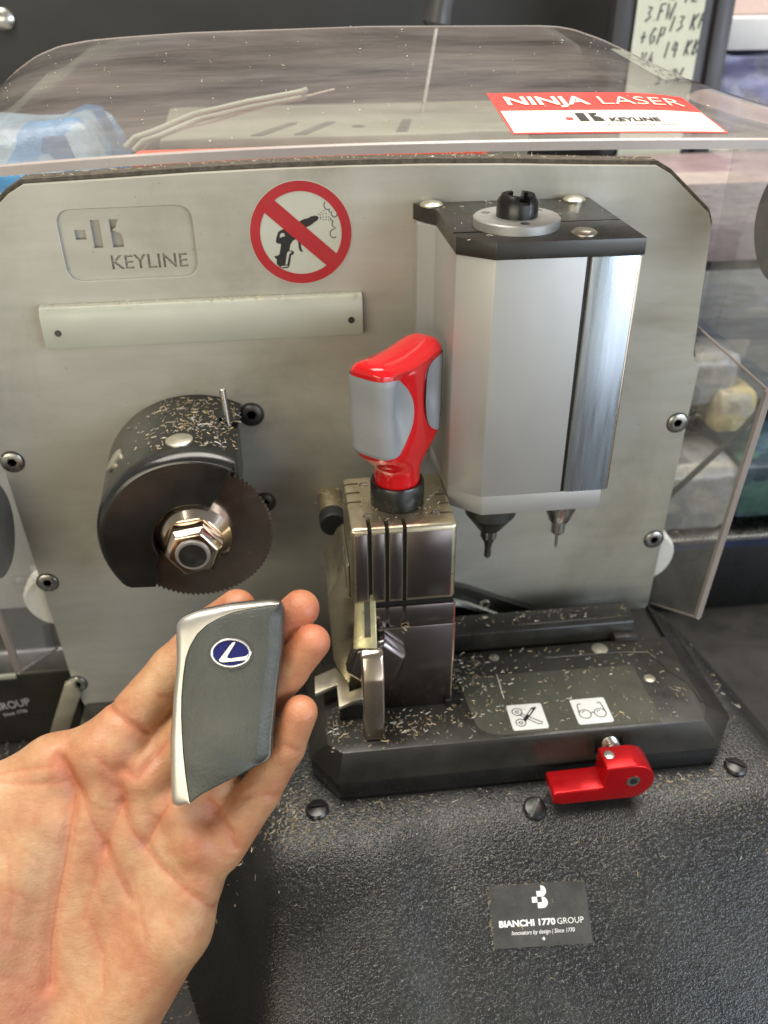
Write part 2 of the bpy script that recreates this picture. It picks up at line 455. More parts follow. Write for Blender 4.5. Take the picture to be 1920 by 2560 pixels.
def circle(cx, cy, r, n=40, a0=0, a1=360):
    if a1 - a0 >= 360: return [(cx + r * math.cos(2 * math.pi * k / n), cy + r * math.sin(2 * math.pi * k / n)) for k in range(n)]
    return [(cx + r * math.cos(R(a0 + (a1 - a0) * k / n)), cy + r * math.sin(R(a0 + (a1 - a0) * k / n))) for k in range(n + 1)]

def stroke(pts, w, closed=False):
    """outline loop(s) of a pen stroke along pts"""
    n = len(pts); L = []; Rr = []
    for i, p in enumerate(pts):
        a = pts[i - 1] if (i or closed) else p; b = pts[(i + 1) % n] if (i < n - 1 or closed) else p
        d = V((b[0] - a[0], b[1] - a[1])).normalized(); nx, ny = -d.y * w / 2, d.x * w / 2
        L.append((p[0] + nx, p[1] + ny)); Rr.append((p[0] - nx, p[1] - ny))
    return [L, Rr] if closed else [L + Rr[::-1]]

def smoothstep(a, b, t):
    t = min(1, max(0, (t - a) / (b - a))); return t * t * (3 - 2 * t)

# ------------------------------------------------------------------ the machine's top cover (its black deck)
def softramp(t, w): return (math.sqrt(t * t + w * w) + t) / 2
def deck_z(x, y):
    b = smoothstep(1.8, 5.2, x) * (1 - .5 * smoothstep(11.5, 16, x))
    zl = -.66 * softramp(-14.5 - y, 1.1); zr = -.64 * softramp(-13.7 - y, 1.1)
    z = zl * (1 - b) + zr * b
    z -= 1.7 * softramp(-4.1 - x, 1.1)
    z -= 1.2 * softramp(x - (23.4 - .13 * y), .5)
    return max(z, -9.3)
def deck_n(x, y, e=.05):
    return V((deck_z(x - e, y) - deck_z(x + e, y), deck_z(x, y - e) - deck_z(x, y + e), 2 * e)).normalized()

machine = thing('key_cutting_machine', 'key cutting machine with brushed aluminium back plate, toothed cutter and clear raised lid', 'key machine', (2.5, 0, -9))
g = G(); x0, x1, y0, y1 = -9, 31, .6, -29
nx, ny = 170, 125
g.grid(nx, ny, lambda a, b: V((x0 + (x1 - x0) * a, y1 + (y0 - y1) * b, deck_z(x0 + (x1 - x0) * a, y1 + (y0 - y1) * b))))
deck = obj('top_cover', g, DECK, machine, smooth=60)

def slot_screw(x, y, ang):
    n = deck_n(x, y); z = deck_z(x, y)
    g = G().lathe([(.62, -.05), (.62, .12), (.52, .24), (.30, .30), (0, .32)], (x, y, z), n, 28)
    o = obj('screw', g, BLACK_PAINT, deck)
    X, Y, N = basis(n, (0, 1, 0))
    d = X * math.cos(ang) + Y * math.sin(ang)
    fr = Fr(V((x, y, z)) + N * .2, d, N.cross(d))
    cut(o, G().prism([(-.8, -.065), (.8, -.065), (.8, .065), (-.8, .065)], fr, 0, .4))
    return o
slot_screw(-1.1, -12.55, .0); slot_screw(10.35, -13.7, .95); slot_screw(22.0, -12.5, -.65)

# maker's label: a clear film lying on the slope of the cover
lcx, lcy = 9.68, -18.08
lab_o = V((lcx, lcy, deck_z(lcx, lcy)))
lx = V((1, -.04, (deck_z(lcx + 1, lcy - .04) - deck_z(lcx - 1, lcy + .04)) / 2))
ly = V((.04, 1, deck_z(lcx, lcy + .5) - deck_z(lcx, lcy - .5)))
LF = Fr(lab_o, lx, ly)
def on_label(u, v, w=0):
    p = LF(u, v); n = deck_n(p.x, p.y)
    return V((p.x, p.y, deck_z(p.x, p.y))) + n * (.02 + w)
g = G().grid(20, 12, lambda a, b: on_label(-2.5 + 5.0 * a, -1.45 + 2.9 * b))
film = obj('maker_label', g, FILM, machine, smooth=60)
text('BIANCHI 1770', .40, LF, PRINT_WHITE, film, u=-.70, v=-.38, bold=.014, fn=on_label, width=2.85, w=.012)
text('GROUP', .40, LF, PRINT_WHITE, film, u=1.50, v=-.38, bold=-.003, fn=on_label, width=1.35, w=.012)
text('Innovators by design | Since 1770', .27, LF, PRINT_WHITE, film, u=.05, v=-.80, shear=.25, fn=on_label, width=3.2, w=.012)
def label_shape(loop, name):
    cu = bpy.data.curves.new('l', 'CURVE'); cu.dimensions = '2D'; cu.fill_mode = 'BOTH'
    for lp in loop:
        sp = cu.splines.new('POLY'); sp.points.add(len(lp) - 1)
        for p, q in zip(sp.points, lp): p.co = (q[0], q[1], 0, 1)
        sp.use_cyclic_u = True
    me = curve_mesh(cu); bpy.data.curves.remove(cu)
    for v in me.vertices: v.co = (on_label(v.co.x, v.co.y, .012) - base_of(film)) * S
    me.name = name; return link_mesh(name, me, PRINT_WHITE, film)
a_ = .265
lobes = [[(0.0, a_ * 2), (a_, a_ * 2)] , ]
upper = [(0, 1.5 * a_), (a_ * .9, 1.5 * a_)]
top = [(-.02, .52), (.25, .52), (.25, .66)] + circle(.28, .44, .27, 14, 88, -88)[::-1][:0]
def halfd(cx, cy, r): return [(cx + r * math.cos(R(a)), cy + r * math.sin(R(a))) for a in range(90, -91, -12)]
label_shape([[(x - .05, y + .46) for x, y in lp] for lp in ([(.0, .60), (.24, .60), (.24, .74)] + halfd(.24, .54, .20)[:0] + [(.24, .86)] + halfd(.24, .60, .26)[1:] + [(.24, .34), (0, .34)],
             [(-.27, .335), (-.005, .335), (-.005, .075), (-.27, .075)],
             [(.0, .07), (.24, .07), (.24, .33)] + halfd(.26, .07, .26)[1:] + [(.26, -.19), (0, -.19)])], 'emblem')
label_shape([[(.05, -1.03), (.13, -1.11), (.05, -1.19), (-.03, -1.11)]], 'emblem')

# ------------------------------------------------------------------ back plate
cxp = 2.5
right = [(17.6, 29.12), (18.35, 28.72), (20.70, 26.75), (20.98, 26.1), (21.33, 19.2), (21.45, 18.75), (21.80, 18.40), (21.72, 14), (21.45, -3.2)]
top_arc = [(x, 29.52 - .0021 * (x - cxp) ** 2) for x in (14, 10, 6, 2.5, -1, -5, -9)]
left = [(2 * cxp - x, z) for x, z in right[::-1]]
left[:1] = [(-15.75, -3.2), (-16.1, -1.2)][:2]
outline = right[::-1] + top_arc + left[::-1]
LOGO = round_poly([(-11.42, 27.95), (-5.15, 28.0), (-5.12, 24.62), (-11.38, 24.57)], .75, 6)
W0 = WALL(0)
plate = shape('back_plate', [outline, LOGO], W0, -.35, 0, ALU, machine, bevel=.04)
floor = shape('nameplate', [round_poly([(-11.6, 28.15), (-4.95, 28.2), (-4.95, 24.4), (-11.6, 24.4)], .6)], W0, -.9, -.20, ALU, machine)
floor['label'] = 'recessed nameplate with engraved logo and lettering'
def engrave(loop): cut(floor, G().prism(loop, W0, -.50, .1))
engrave([(-10.72, 26.98), (-10.22, 26.98), (-10.22, 26.52), (-10.72, 26.52)])
engrave([(-9.93, 27.42), (-9.50, 27.42), (-9.50, 26.10), (-9.93, 26.10)])
kk = [(-9.05, 27.42), (-8.60, 27.42)] + [(-8.60 - .18 * math.sin(R(a)), 27.42 - .42 * (a / 90)) for a in (30, 60, 80)] + \
     [(-8.98, 26.93), (-8.60, 26.75), (-8.52, 26.45), (-8.54, 26.10), (-9.05, 26.10)]
engrave(kk)
me = text_curve('KEYLINE', .95, .012, 0, 1.02, 1, .1)
xs_ = [v.co.x for v in me.vertices]; k_ = 3.65 / (max(xs_) - min(xs_))
bmt = bmesh.new(); bmt.from_mesh(me); bpy.data.meshes.remove(me)
bmesh.ops.remove_doubles(bmt, verts=bmt.verts, dist=1e-4)
for v in bmt.verts: v.co = W0(-7.45 + v.co.x * k_, 25.35 + v.co.y * 1.0, v.co.z - .26)
gt = G(); gt.bm.free(); gt.bm = bmt
cut(floor, gt)

seal_in = [(x, z) for x, z in right[:6][::-1]] + top_arc + [(2 * cxp - x, z) for x, z in right[:6]]
def off(p, d):
    v = V((p[0] - cxp, (p[1] - 12) * 1.0)); n = V((v.x * .9, v.y)).normalized(); return (p[0] + n.x * d, p[1] + n.y * d)
seal = [off(p, .22) for p in seal_in] + [off(p, -.35) for p in seal_in[::-1]]
shape('edge_seal', [seal], W0, -1.5, -.38, FELT, machine)

def hex_bolt(x, z, parent, r=.56, y=0., m=STEEL, ring=True, name='bolt'):
    g = G().lathe([(r * 1.0, -.02), (r * .98, .05), (r * .84, .10), (r * .50, .10)], (x, y, z), (0, -1, 0), 28)
    g.lathe([(r * .46, .098), (r * .46, .101)], (x, y, z), (0, -1, 0), 6)
    o = obj(name, G().lathe([(r, -.02), (r, .06), (r * .86, .11), (0, .11)], (x, y, z), (0, -1, 0), 28), m, parent)
    cut(o, G().lathe([(r * .48, .0), (r * .48, .3)], (x, y, z), (0, -1, 0), 6))
    g.bm.free()
    if ring:
        s_ = obj('bolt_recess', G().lathe([(r * 1.02, -.03), (r * 1.17, -.03), (r * 1.17, .012), (r * 1.02, .012)], (x, y, z), (0, -1, 0), 32), STEEL_DARK, o)
    f = obj('hex_socket', G().lathe([(r * .47, 0), (r * .47, .012)], (x, y, z), (0, -1, 0), 6), STEEL_DARK, o)
    return o
for x, z in ((-16.22, 14.92), (-16.03, 6.81), (-15.84, -1.26), (21.14, 14.93), (21.05, 6.79)): hex_bolt(x, z, plate)
hex_bolt(-3.23, 16.95, plate, .60, m=STEEL_DARK); hex_bolt(-2.95, 11.35, plate, .56, m=STEEL_DARK)

# warning sign: no compressed air
sg = V((0, 0, 26.55)); SF = WALL(0, 0, 26.5)
sign = shape('warning_sign', [circle(0, 0, 2.50, 64)], SF, .005, .02, SIGN_WHITE, machine)
def sc_(px, py): return ((px - 775) / 770 * 2.50, -(py - 885) / 797 * 2.50)      # drawing units to sign units
ang = math.atan2(-(1310 - 460), (1215 - 325))
bw = .385; ri = 1.98
dx, dy = math.cos(R(-42.5)), math.sin(R(-42.5)); nx_, ny_ = -dy, dx
hh = math.sqrt(ri * ri - bw * bw)
def seg_loop(sgn):
    a_end = math.degrees(math.asin(bw / ri)); base_a = -42.5
    if sgn > 0: return [(ri * math.cos(R(base_a + a_end + (180 - 2 * a_end) * k / 40)), ri * math.sin(R(base_a + a_end + (180 - 2 * a_end) * k / 40))) for k in range(41)]
    return [(ri * math.cos(R(base_a + 180 + a_end + (180 - 2 * a_end) * k / 40)), ri * math.sin(R(base_a + 180 + a_end + (180 - 2 * a_end) * k / 40))) for k in range(41)]
shape('prohibition_ring', [circle(0, 0, 2.46, 72), seg_loop(1), seg_loop(-1)], SF, .036, .044, SIGN_RED, sign)
gun = [[sc_(*p) for p in lp] for lp in (
    [(720, 725), (760, 700), (830, 668), (880, 660), (930, 635), (990, 622), (1035, 632), (1050, 655), (1035, 690), (980, 725), (930, 762), (870, 790), (830, 800), (805, 850), (740, 900), (700, 965), (650, 990), (610, 1040), (590, 1110), (585, 1145), (625, 1142), (655, 1165), (645, 1200), (605, 1220), (590, 1300), (570, 1385), (545, 1412), (480, 1420), (430, 1400), (380, 1345), (385, 1270), (355, 1240), (355, 1218), (400, 1215), (430, 1195), (450, 1120), (465, 1035), (410, 1025), (390, 1000), (405, 930), (435, 850), (490, 818), (550, 805), (640, 770)],
    [(450, 940), (460, 890), (485, 866), (520, 870), (535, 915)],
    [(510, 1360), (545, 1180), (565, 1152), (625, 1160), (580, 1200), (540, 1360)],
    [(440, 1400), (445, 1380), (545, 1376), (540, 1396)])]
shape('pictogram', gun, SF, .024, .030, INK, sign)
trig = [sc_(*p) for p in ((722, 960), (760, 985), (770, 1125), (792, 1165), (755, 1168), (728, 1120))]
shape('pictogram', [trig], SF, .024, .030, INK, sign)
dots = [[(sc_(px, py)[0] + .025 * a, sc_(px, py)[1] + .022 * b) for a, b in ((-1, -1), (1, -1), (1, 1), (-1, 1))]
        for px, py in ((1050, 602), (1092, 578), (1130, 552), (1075, 620), (1115, 610), (1160, 600), (1075, 650), (1118, 650), (1160, 650), (1200, 648), (1075, 672), (1115, 685), (1157, 688), (1198, 698))]
shape('pictogram', dots, SF, .024, .030, INK, sign)
cl1 = [sc_(*p) for p in ((1155, 425), (1135, 450), (1138, 495), (1160, 530), (1195, 540), (1215, 525), (1205, 560), (1222, 582), (1245, 570), (1238, 610), (1255, 640), (1290, 655), (1320, 635), (1322, 610))]
cl2 = [sc_(*p) for p in ((1218, 662), (1235, 700), (1268, 715), (1245, 740), (1248, 785), (1300, 826), (1250, 840), (1215, 870), (1210, 915), (1230, 955), (1265, 970), (1302, 955))]
shape('pictogram', stroke(cl1, .042) + stroke(cl2, .042), SF, .024, .030, INK, sign)

# white light diffuser bar
g = G()
prof = [(0, 23.52), (.42, 23.46), (.62, 23.02), (.62, 21.40), (0, 21.30)]
fx = Fr((0, 0, 0), (0, -1, 0), (0, 0, 1))
pl = lambda d: [(p[0], p[1]) for p in prof]
g.quad_ring([[V((x, -a, z)) for a, z in prof] for x in (-13.0, 2.9)])
bar = obj('light_bar', g, WHITE_BAR, machine, bevel=.06)
for x in (-12.25, 2.30):
    obj('mounting_hole', G().lathe([(.17, 0), (.17, .012)], (x, -.622, 22.22), (0, -1, 0), 18), STEEL_DARK, bar)

# ------------------------------------------------------------------ spindle head on the right
body_pts = [(5.60, 0), (5.60, -.9), (6.40, -1.5), (6.46, -6.35), (7.95, -7.45), (11.95, -7.45), (11.95, -7.15), (12.15, -7.15), (12.15, -7.45), (14.30, -7.45), (14.28, 0)]
body_pts = [(x, y - .012) for x, y in body_pts]
g = G().prism(body_pts[::-1], FLAT(), 15.32, 27.0)
head = obj('spindle_head', g, ALU_MILL, machine, bevel=.05)
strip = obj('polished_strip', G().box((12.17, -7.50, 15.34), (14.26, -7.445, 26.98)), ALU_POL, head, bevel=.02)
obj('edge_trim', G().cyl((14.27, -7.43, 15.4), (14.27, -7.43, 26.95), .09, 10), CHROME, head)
obj('slot_shade', G().box((11.97, -7.30, 15.33), (12.13, -7.17, 26.98)), BLACK_PAINT, head)  # black strip stands for the shade inside the groove
cap_pts = [(5.50, -.01), (5.50, -.12), (6.40, -1.50), (6.44, -6.38), (7.93, -7.58), (14.40, -7.62), (14.30, -.01)]
hcap = obj('head_cap', G().prism(cap_pts[::-1], FLAT(), 27.02, 27.75), BLACK_ANOD, head, bevel=.03)
cut(hcap, G().box((6.0, -5.85, 27.70), (7.9, -5.65, 27.9)))
cut(hcap, G().box((11.0, -4.55, 27.66), (14.6, -4.42, 27.9)))
for x, y in ((6.30, -.65), (13.35, -.62), (11.95, -6.65)):
    obj('screw', G().lathe([(.56, 0), (.56, .07), (.46, .16), (.25, .22), (0, .24)], (x, y, 27.752), (0, 0, 1), 26), SCREW_PALE, head)
ax = V((9.42, -4.85, 27.75))
obj('collar', G().lathe([(1.92, .0), (1.92, .36), (1.86, .42), (.5, .42)], ax, (0, 0, 1), 56), ALU_MILL, head)
col = obj('drive_nut', G().lathe([(.92, .42), (.92, 1.05), (.72, 1.34), (.45, 1.34), (.45, .9), (0, .9)], ax, (0, 0, 1), 40), BLACK_PAINT, head)
cut(col, G().box((9.30, -7, 28.78), (9.75, -2, 30)))
for a in (35, 150, 270):
    obj('spanner_hole', G().lathe([(.20, .425), (.20, .432)], ax + V((1.45 * math.cos(R(a)), 1.45 * math.sin(R(a)), 0)), (0, 0, 1), 16), STEEL_DARK if a == 270 else STEEL, head)
bp = [(6.42, -.02), (6.5, -6.1), (8.05, -7.36), (14.1, -7.36), (14.1, -.02)]
obj('bottom_plate', G().prism(bp[::-1], FLAT(), 14.2, 15.30), ALU_MILL, head, bevel=.05)
cut_ax = V((9.05, -5.2, 14.2))
bit = obj('milling_cutter', G().lathe([(1.34, .0), (1.34, -1.15), (.60, -2.20), (.42, -2.28), (.42, -2.75), (.24, -3.1), (.17, -3.5), (.19, -4.0), (.10, -4.12)][::-1], cut_ax, (0, 0, 1), 32), STEEL_DARK, head)
obj('chuck_jaw', G().lathe([(.46, -2.74), (.46, -2.30)], cut_ax, (0, 0, 1), 6), STEEL, bit)
tr_ax = V((12.85, -5.2, 14.2))
obj('tracer_point', G().lathe([(.84, 0), (.84, -1.15), (.56, -1.95), (.38, -2.0), (.38, -2.7), (.30, -2.8), (.09, -2.85), (.09, -3.6), (.02, -3.85)][::-1], tr_ax, (0, 0, 1), 28), STEEL, head)

# ------------------------------------------------------------------ cutter, its hood and spindle nut on the left
AX = V((-6.3, 0, 13.15))
def hood_outline(r, grow=0.):
    pts = circle(AX.x, AX.z, r, 40, 58, 205)
    pts += [(-10.45, 10.9 - grow), (-10.0, 10.45 - grow), (-8.62, 10.38 - grow)]
    return pts
def hood_inner(r):
    pts = [(-8.45, 11.4)]
    pts += [(AX.x + 1.95 * math.cos(R(a)), AX.z + 1.95 * math.sin(R(a))) for a in range(215, 40, -12)]
    return pts
inner_f = [(-8.60, 10.4), (-8.45, 11.6)] + [(AX.x + 2.0 * math.cos(R(a)), AX.z + 2.0 * math.sin(R(a))) for a in range(205, 52, -12)]
outer_f = circle(AX.x, AX.z, 4.52, 44, 60, 208) + [(-10.35, 11.0), (-10.1, 10.6), (-9.8, 10.45)]
wall = outer_f + inner_f
FH = lambda w: WALL(0)
hood = shape('cutter_guard', [wall], WALL(0), 5.75, 6.25, HOOD, machine, bevel=.12)
# curved outer skin from the plate to the front, slightly tapered
g = G(); rings = []
for y, r in ((-.01, 5.15), (-2, 5.02), (-4, 4.90), (-5.5, 4.84), (-5.75, 4.80), (-5.95, 4.72), (-6.10, 4.62), (-6.20, 4.50), (-6.245, 4.36)):
    rings.append([V((AX.x + r * math.cos(R(a)), y, AX.z + r * math.sin(R(a)))) for a in np.linspace(60, 212, 60)])
for rg, (y, r) in zip(rings, ((0, 5.15), (0, 5.02), (0, 4.9), (0, 4.84), (0, 4.8), (0, 4.72), (0, 4.62), (0, 4.5), (0, 4.36))):
    yy = rg[0].y
    rg += [V((-10.35 - (r - 4.75) * .6, yy, 10.75)), V((-9.9 - (r - 4.75) * .4, yy, 10.36 - (r - 4.75) * .5)), V((-8.6, yy, 10.36 - (r - 4.75) * .5))]
    inn = [V((-8.6, yy, 10.9)), V((-9.5, yy, 10.95))] + [V((AX.x + (r - .45) * math.cos(R(a)), yy, AX.z + (r - .45) * math.sin(R(a)))) for a in np.linspace(208, 60, 40)]
    rg += inn
g.quad_ring(rings)
skin_o = obj('guard_shell', g, HOOD, hood, smooth=40)
cut(skin_o, G().box((-4.75, -2.75, 15), (-3.0, -2.15, 19)))
obj('pin', G().cyl((-4.28, -2.55, 16.8), (-4.42, -2.4, 19.6), .16, 14, ch=.03), STEEL, hood)
def on_hood(a, y, r=None):
    r = (5.15 - (.33 / 5.6) * (-y)) if r is None else r
    return V((AX.x + r * math.cos(R(a)), y, AX.z + r * math.sin(R(a)))), V((math.cos(R(a)), 0, math.sin(R(a))))
for a, y in ((93, -4.75), (141, -3.1)):
    p, n = on_hood(a, y)
    obj('screw', G().lathe([(.66, -.12), (.66, .06), (.55, .13), (0, .16)], p, n, 28), SCREW_PALE, hood)
# disc with teeth
teeth = []
NT = 92; rd = 3.92
for k in range(NT):
    a = 2 * math.pi * k / NT; d = 2 * math.pi / NT
    teeth += [(AX.x + rd * math.cos(a), AX.z + rd * math.sin(a)), (AX.x + (rd - .16) * math.cos(a + d * .18), AX.z + (rd - .16) * math.sin(a + d * .18))]
DISC = mat('cutter_steel', (.30, .245, .21), .22, .95, .22, 30, (1, 1, 1), .08, .3, 900, .00008)  # brown tint puts a warm reflection into the steel's colour
disc = shape('cutting_wheel', [teeth], WALL(0), 5.30, 5.62, DISC, machine, bevel=0)
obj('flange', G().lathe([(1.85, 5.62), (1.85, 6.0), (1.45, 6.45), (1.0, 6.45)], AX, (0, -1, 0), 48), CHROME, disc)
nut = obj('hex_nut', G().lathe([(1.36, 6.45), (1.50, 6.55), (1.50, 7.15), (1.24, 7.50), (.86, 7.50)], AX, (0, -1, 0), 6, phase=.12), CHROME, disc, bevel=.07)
nb = obj('arbor_screw', G().lathe([(.86, 7.0), (.86, 7.55), (.80, 7.62), (0, 7.62)], AX, (0, -1, 0), 32), STEEL_MID, disc)
obj('ring', G().lathe([(.60, 7.622), (.68, 7.622), (.68, 7.632), (.60, 7.632)], AX, (0, -1, 0), 32), STEEL_DARK, nb)
cut(nb, G().lathe([(.24, 7.3), (.24, 8.0)], AX, (0, -1, 0), 6))
BLK = G().box((-4.35, -5.2, 13.9), (-3.95, -.02, 17.2))
obj('guard_plate', BLK, HOOD, machine, bevel=.05)

# stop rod, hinge caps, pivot knobs, lower bar
rod = obj('stop_rod', G().lathe([(.72, 0), (.72, 2.0), (.70, 2.05)], (.82, 0, 11.4), (0, -1, 0), 26), BRASSCAP, machine)
obj('rubber_tip', G().lathe([(.74, 2.06), (.74, 2.9), (.66, 3.0), (.25, 3.0)], (.82, 0, 11.4), (0, -1, 0), 26), RUBBER, rod)
for sx in (-1, 1):
    x = cxp + sx * 18.55
    obj('hinge_cap', G().lathe([(1.75, .1), (1.95, .35), (1.95, 1.2), (1.6, 1.6), (0, 1.7)], (x - sx * .1, .30, 5.1), (0, 1, 0), 40), WHITE_CAP, machine)
    obj('pivot_knob', G().lathe([(2.4, 0), (2.65, .15), (2.65, .9), (2.3, 1.15), (0, 1.2)], (cxp + sx * (19.75), -4.2 if sx > 0 else -1.5, 27.1 if sx > 0 else 11.6), (sx, 0, 0), 40), RUBBER, machine)
g = G().prism([(7.2, 5.1), (9.2, 4.4), (11.6, 3.2), (13.6, 2.3), (13.6, -.5), (7.2, -.5)], WALL(0), .02, .55)
lb = obj('tray_bar', g, BLACK_ANOD, machine, bevel=.04)
hex_bolt(10.3, 3.1, lb, .34, y=-.56, m=SCREW_PALE, ring=False, name='screw')
obj('chip_guide', G().tube([(7.0, -.9, 4.1), (9.0, -.9, 3.4), (11.2, -.9, 2.3), (12.2, -.9, 1.75)], [.32, .3, .2, .05], 8), STEEL, machine)

# rear housing behind the plate, orange red, and its grey top
rear = obj('rear_housing', G().box((-12.0, 1.6, -8.9), (16.0, 5.6, 24.5)), BLACK_PAINT, machine, bevel=.2)
obj('rear_cover', G().taper([(-9.0, 6.05), (13.0, 6.05), (13.0, 8.6), (-9.0, 8.6)], [(-8.6, 6.3), (10.4, 6.3), (10.8, 8.4), (-8.6, 8.4)], FLAT(), 18, 29.15), ORANGE, machine, bevel=.4, seg=3)

# side shields
EDGE = ACRYLIC_EDGE
def shield(sx):
    x = cxp + sx * 19.18
    pts = [(.6, 1.3), (-6.0, 5.2), (-7.55, 20.2), (.8, 20.4)]
    t = .28
    fr = Fr((x, 0, 0), (0, 1, 0), (0, 0, 1))
    g = G(); f = [g.bm.verts.new(fr(*p)) for p in pts]; g.bm.faces.new(f)
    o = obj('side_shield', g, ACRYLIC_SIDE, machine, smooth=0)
    e = G().tube([fr(*pts[0]), fr(*pts[1])], .07, 8)
    e.prism([(-6.0, 5.2), (-5.72, 5.3), (-7.25, 20.2), (-7.55, 20.2)], fr, -.16, .16)
    e.tube([fr(*pts[2]), fr(*pts[3])], .07, 8)
    obj('shield_edge', e, EDGE, o)
shield(1); shield(-1)

# raised clear lid
xl, xr = -17.2, 26.0; yf, yb = -10.0, 7.0
def back_z(x):
    K_ = [(-24, 30.2), (-17.2, 31.2), (-14.54, 32.44), (-13.46, 33.25), (-12.4, 33.85), (-11.24, 34.24), (-9.8, 34.46), (-8.26, 34.57), (-5.07, 34.73), (4.24, 34.9), (13.0, 34.82), (14.0, 34.77), (14.91, 34.62), (16.46, 34.15), (19.72, 32.85), (23.66, 31.4), (26.52, 30.5), (30, 29.6)]
    for (xa, za), (xb, zb) in zip(K_, K_[1:]):
        if x <= xb: return za + (zb - za) * (x - xa) / (xb - xa)
    return K_[-1][1]
def lid(x, t):
    zf = 32.13 - (.0021 if x < 3 else .00095) * (x - 3) ** 2
    e = t ** .92
    return V((x, yf + (yb - yf) * t, zf + (back_z(x) - zf) * e))
g = G().grid(130, 24, lambda a, b: lid(xl + (xr - xl) * a, b))
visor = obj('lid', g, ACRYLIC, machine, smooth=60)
g = G(); rings = []
for k in range(61):
    p = lid(xl + (xr - xl) * k / 60, 0)
    rings.append([p + V((0, 0, .03)), p + V((0, -.12, -.03)), p + V((0, -.14, -.34)), p + V((0, .12, -.34))])
g.quad_ring(rings)
obj('lid_lip', g, ACRYLIC_EDGE, visor, smooth=50)
obj('lid_rim', G().tube([lid(xl + (xr - xl) * k / 120, 1) for k in range(121)], .035, 8), ACRYLIC_EDGE, visor)
for sx, x in ((1, xr), (-1, xl)):
    pass
for sx in (-1, 1):
    xs = cxp + sx * 19.45
    g = G().quad_ring([[V((xs, -7.2, 20.7)), V((xs, 1.2, 20.7))], [V((xs, -9.6, 31.2)), V((xs, 1.2, 32.4))]], False, False, closed=False)
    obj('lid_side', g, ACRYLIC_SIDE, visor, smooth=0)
# sticker on the lid
def on_lid(u, v, w=0):
    x = 12.0 + u; t = (v + 2.45) / 17.25
    p = lid(x, max(t, 0)); q = lid(x + .1, max(t, 0)); r_ = lid(x, max(t, 0) + .01)
    n = (q - p).cross(r_ - p).normalized()
    return p + n * (.02 + w)
def lid_shape(name, loops, m, w, parent, sub=24):
    cu = bpy.data.curves.new('l', 'CURVE'); cu.dimensions = '2D'; cu.fill_mode = 'BOTH'
    for lp in loops:
        sp = cu.splines.new('POLY'); sp.points.add(len(lp) - 1)
        for p, q in zip(sp.points, lp): p.co = (q[0], q[1], 0, 1)
        sp.use_cyclic_u = True
    me = curve_mesh(cu); bpy.data.curves.remove(cu)
    for v in me.vertices: v.co = (on_lid(v.co.x, v.co.y, w) - base_of(machine)) * S
    me.name = name
    return link_mesh(name, me, m, parent)
sw, s0, s1 = 4.2, -1.9, 2.95
st = obj('lid_sticker', G().grid(30, 12, lambda a, b: on_lid(-sw + 2 * sw * a, s0 + (s1 - s0) * b)), LABEL_RED, machine, smooth=60)
inner = rrect(0, (s0 + .62) / 2 + .02, 2 * sw - .2, .62 - s0 - .18, .25)
obj('sticker_panel', G().grid(30, 10, lambda a, b: on_lid(-sw + .09 + (2 * sw - .18) * a, s0 + .10 + (.62 - s0 - .10) * b, .012)), LABEL_CREAM, st, smooth=60)
text('NINJA', 1.45, None, PRINT_CREAM, st, u=-2.0, v=1.75, w=.03, bold=.035, fn=on_lid, width=3.4)
text('LASER', 1.45, None, PRINT_CREAM, st, u=1.95, v=1.75, w=.03, bold=-.012, fn=on_lid, width=3.5)
text('KEYLINE', .60, None, INK, st, u=.95, v=-.55, w=.03, bold=.018, fn=on_lid, width=2.0)
text('- A BIANCHI 1770 GROUP COMPANY', .2, None, INK_GREY, st, u=1.0, v=-1.12, w=.03, fn=on_lid, width=3.2)
lid_shape('emblem', [[(-1.75, -.25), (-1.48, -.25), (-1.48, -.55), (-1.75, -.55)]], LABEL_RED, .03, st)
lid_shape('emblem', [[(-1.25, .25), (-.88, .25), (-.88, -.70), (-1.25, -.70)],
                     [(-.70, .25), (-.35, .25), (-.42, .02), (-.62, -.08), (-.36, -.20), (-.28, -.45), (-.28, -.70), (-.70, -.70)]], INK, .03, st)

# ------------------------------------------------------------------ carriage
car = thing('clamp_carriage', 'black chamfered slide carriage with icon stickers and red locking lever', 'carriage', (10.5, -6, 0))
b0 = [(.1, -12.22), (20.9, -12.22), (22.5, -10.1), (22.4, -1.2), (-1.3, -1.2), (-1.3, -10.25)]
b1 = [(.42, -11.76), (19.95, -11.76), (20.45, -10.8), (20.4, -1.6), (-.35, -1.6), (-.35, -11.0)]
obj('base_skirt', G().prism([(x + (.06 if x < 5 else -.06), y + .06 if y < -5 else y - .06) for x, y in b0], FLAT(), .02, 1.19), BLACK_PAINT, car, bevel=.04)
g = G().quad_ring([[V((x, y, 1.2)) for x, y in b0], [V((x, y, 1.28)) for x, y in b0], [V((x, y, 3.0)) for x, y in b1]])
cbase = obj('carriage_base', g, BLACK_ANOD, car, bevel=.035)
step = [(6.9, -5.95), (17.6, -5.95), (19.2, -6.25), (19.45, -7.4), (20.15, -8.9), (20.3, -10.6), (20.3, -1.7), (6.9, -1.7)]
cut(cbase, G().prism([(-.3, -1.4), (-.3, -4.9), (20.6, -4.9), (20.6, -1.4)], FLAT(), 2.55, 3.4))
cut(cbase, G().prism([(13.55, -12.6), (15.1, -12.6), (15.1, -11.4), (13.55, -11.4)], FLAT(), 1.3, 3.4) if 0 else G().prism([(13.9, -13), (15.4, -13), (15.4, -11.85), (13.9, -11.85)], FLAT(), 1.4, 2.75))
g = G().prism([(-4.5, 2.5), (-2.6, 2.5), (-2.6, 3.9), (-2.9, 4.2), (-4.1, 4.2), (-4.4, 3.95)][::-1], Fr((0, 0, 0), (0, 1, 0), (0, 0, 1)), 4.0, 18.6)
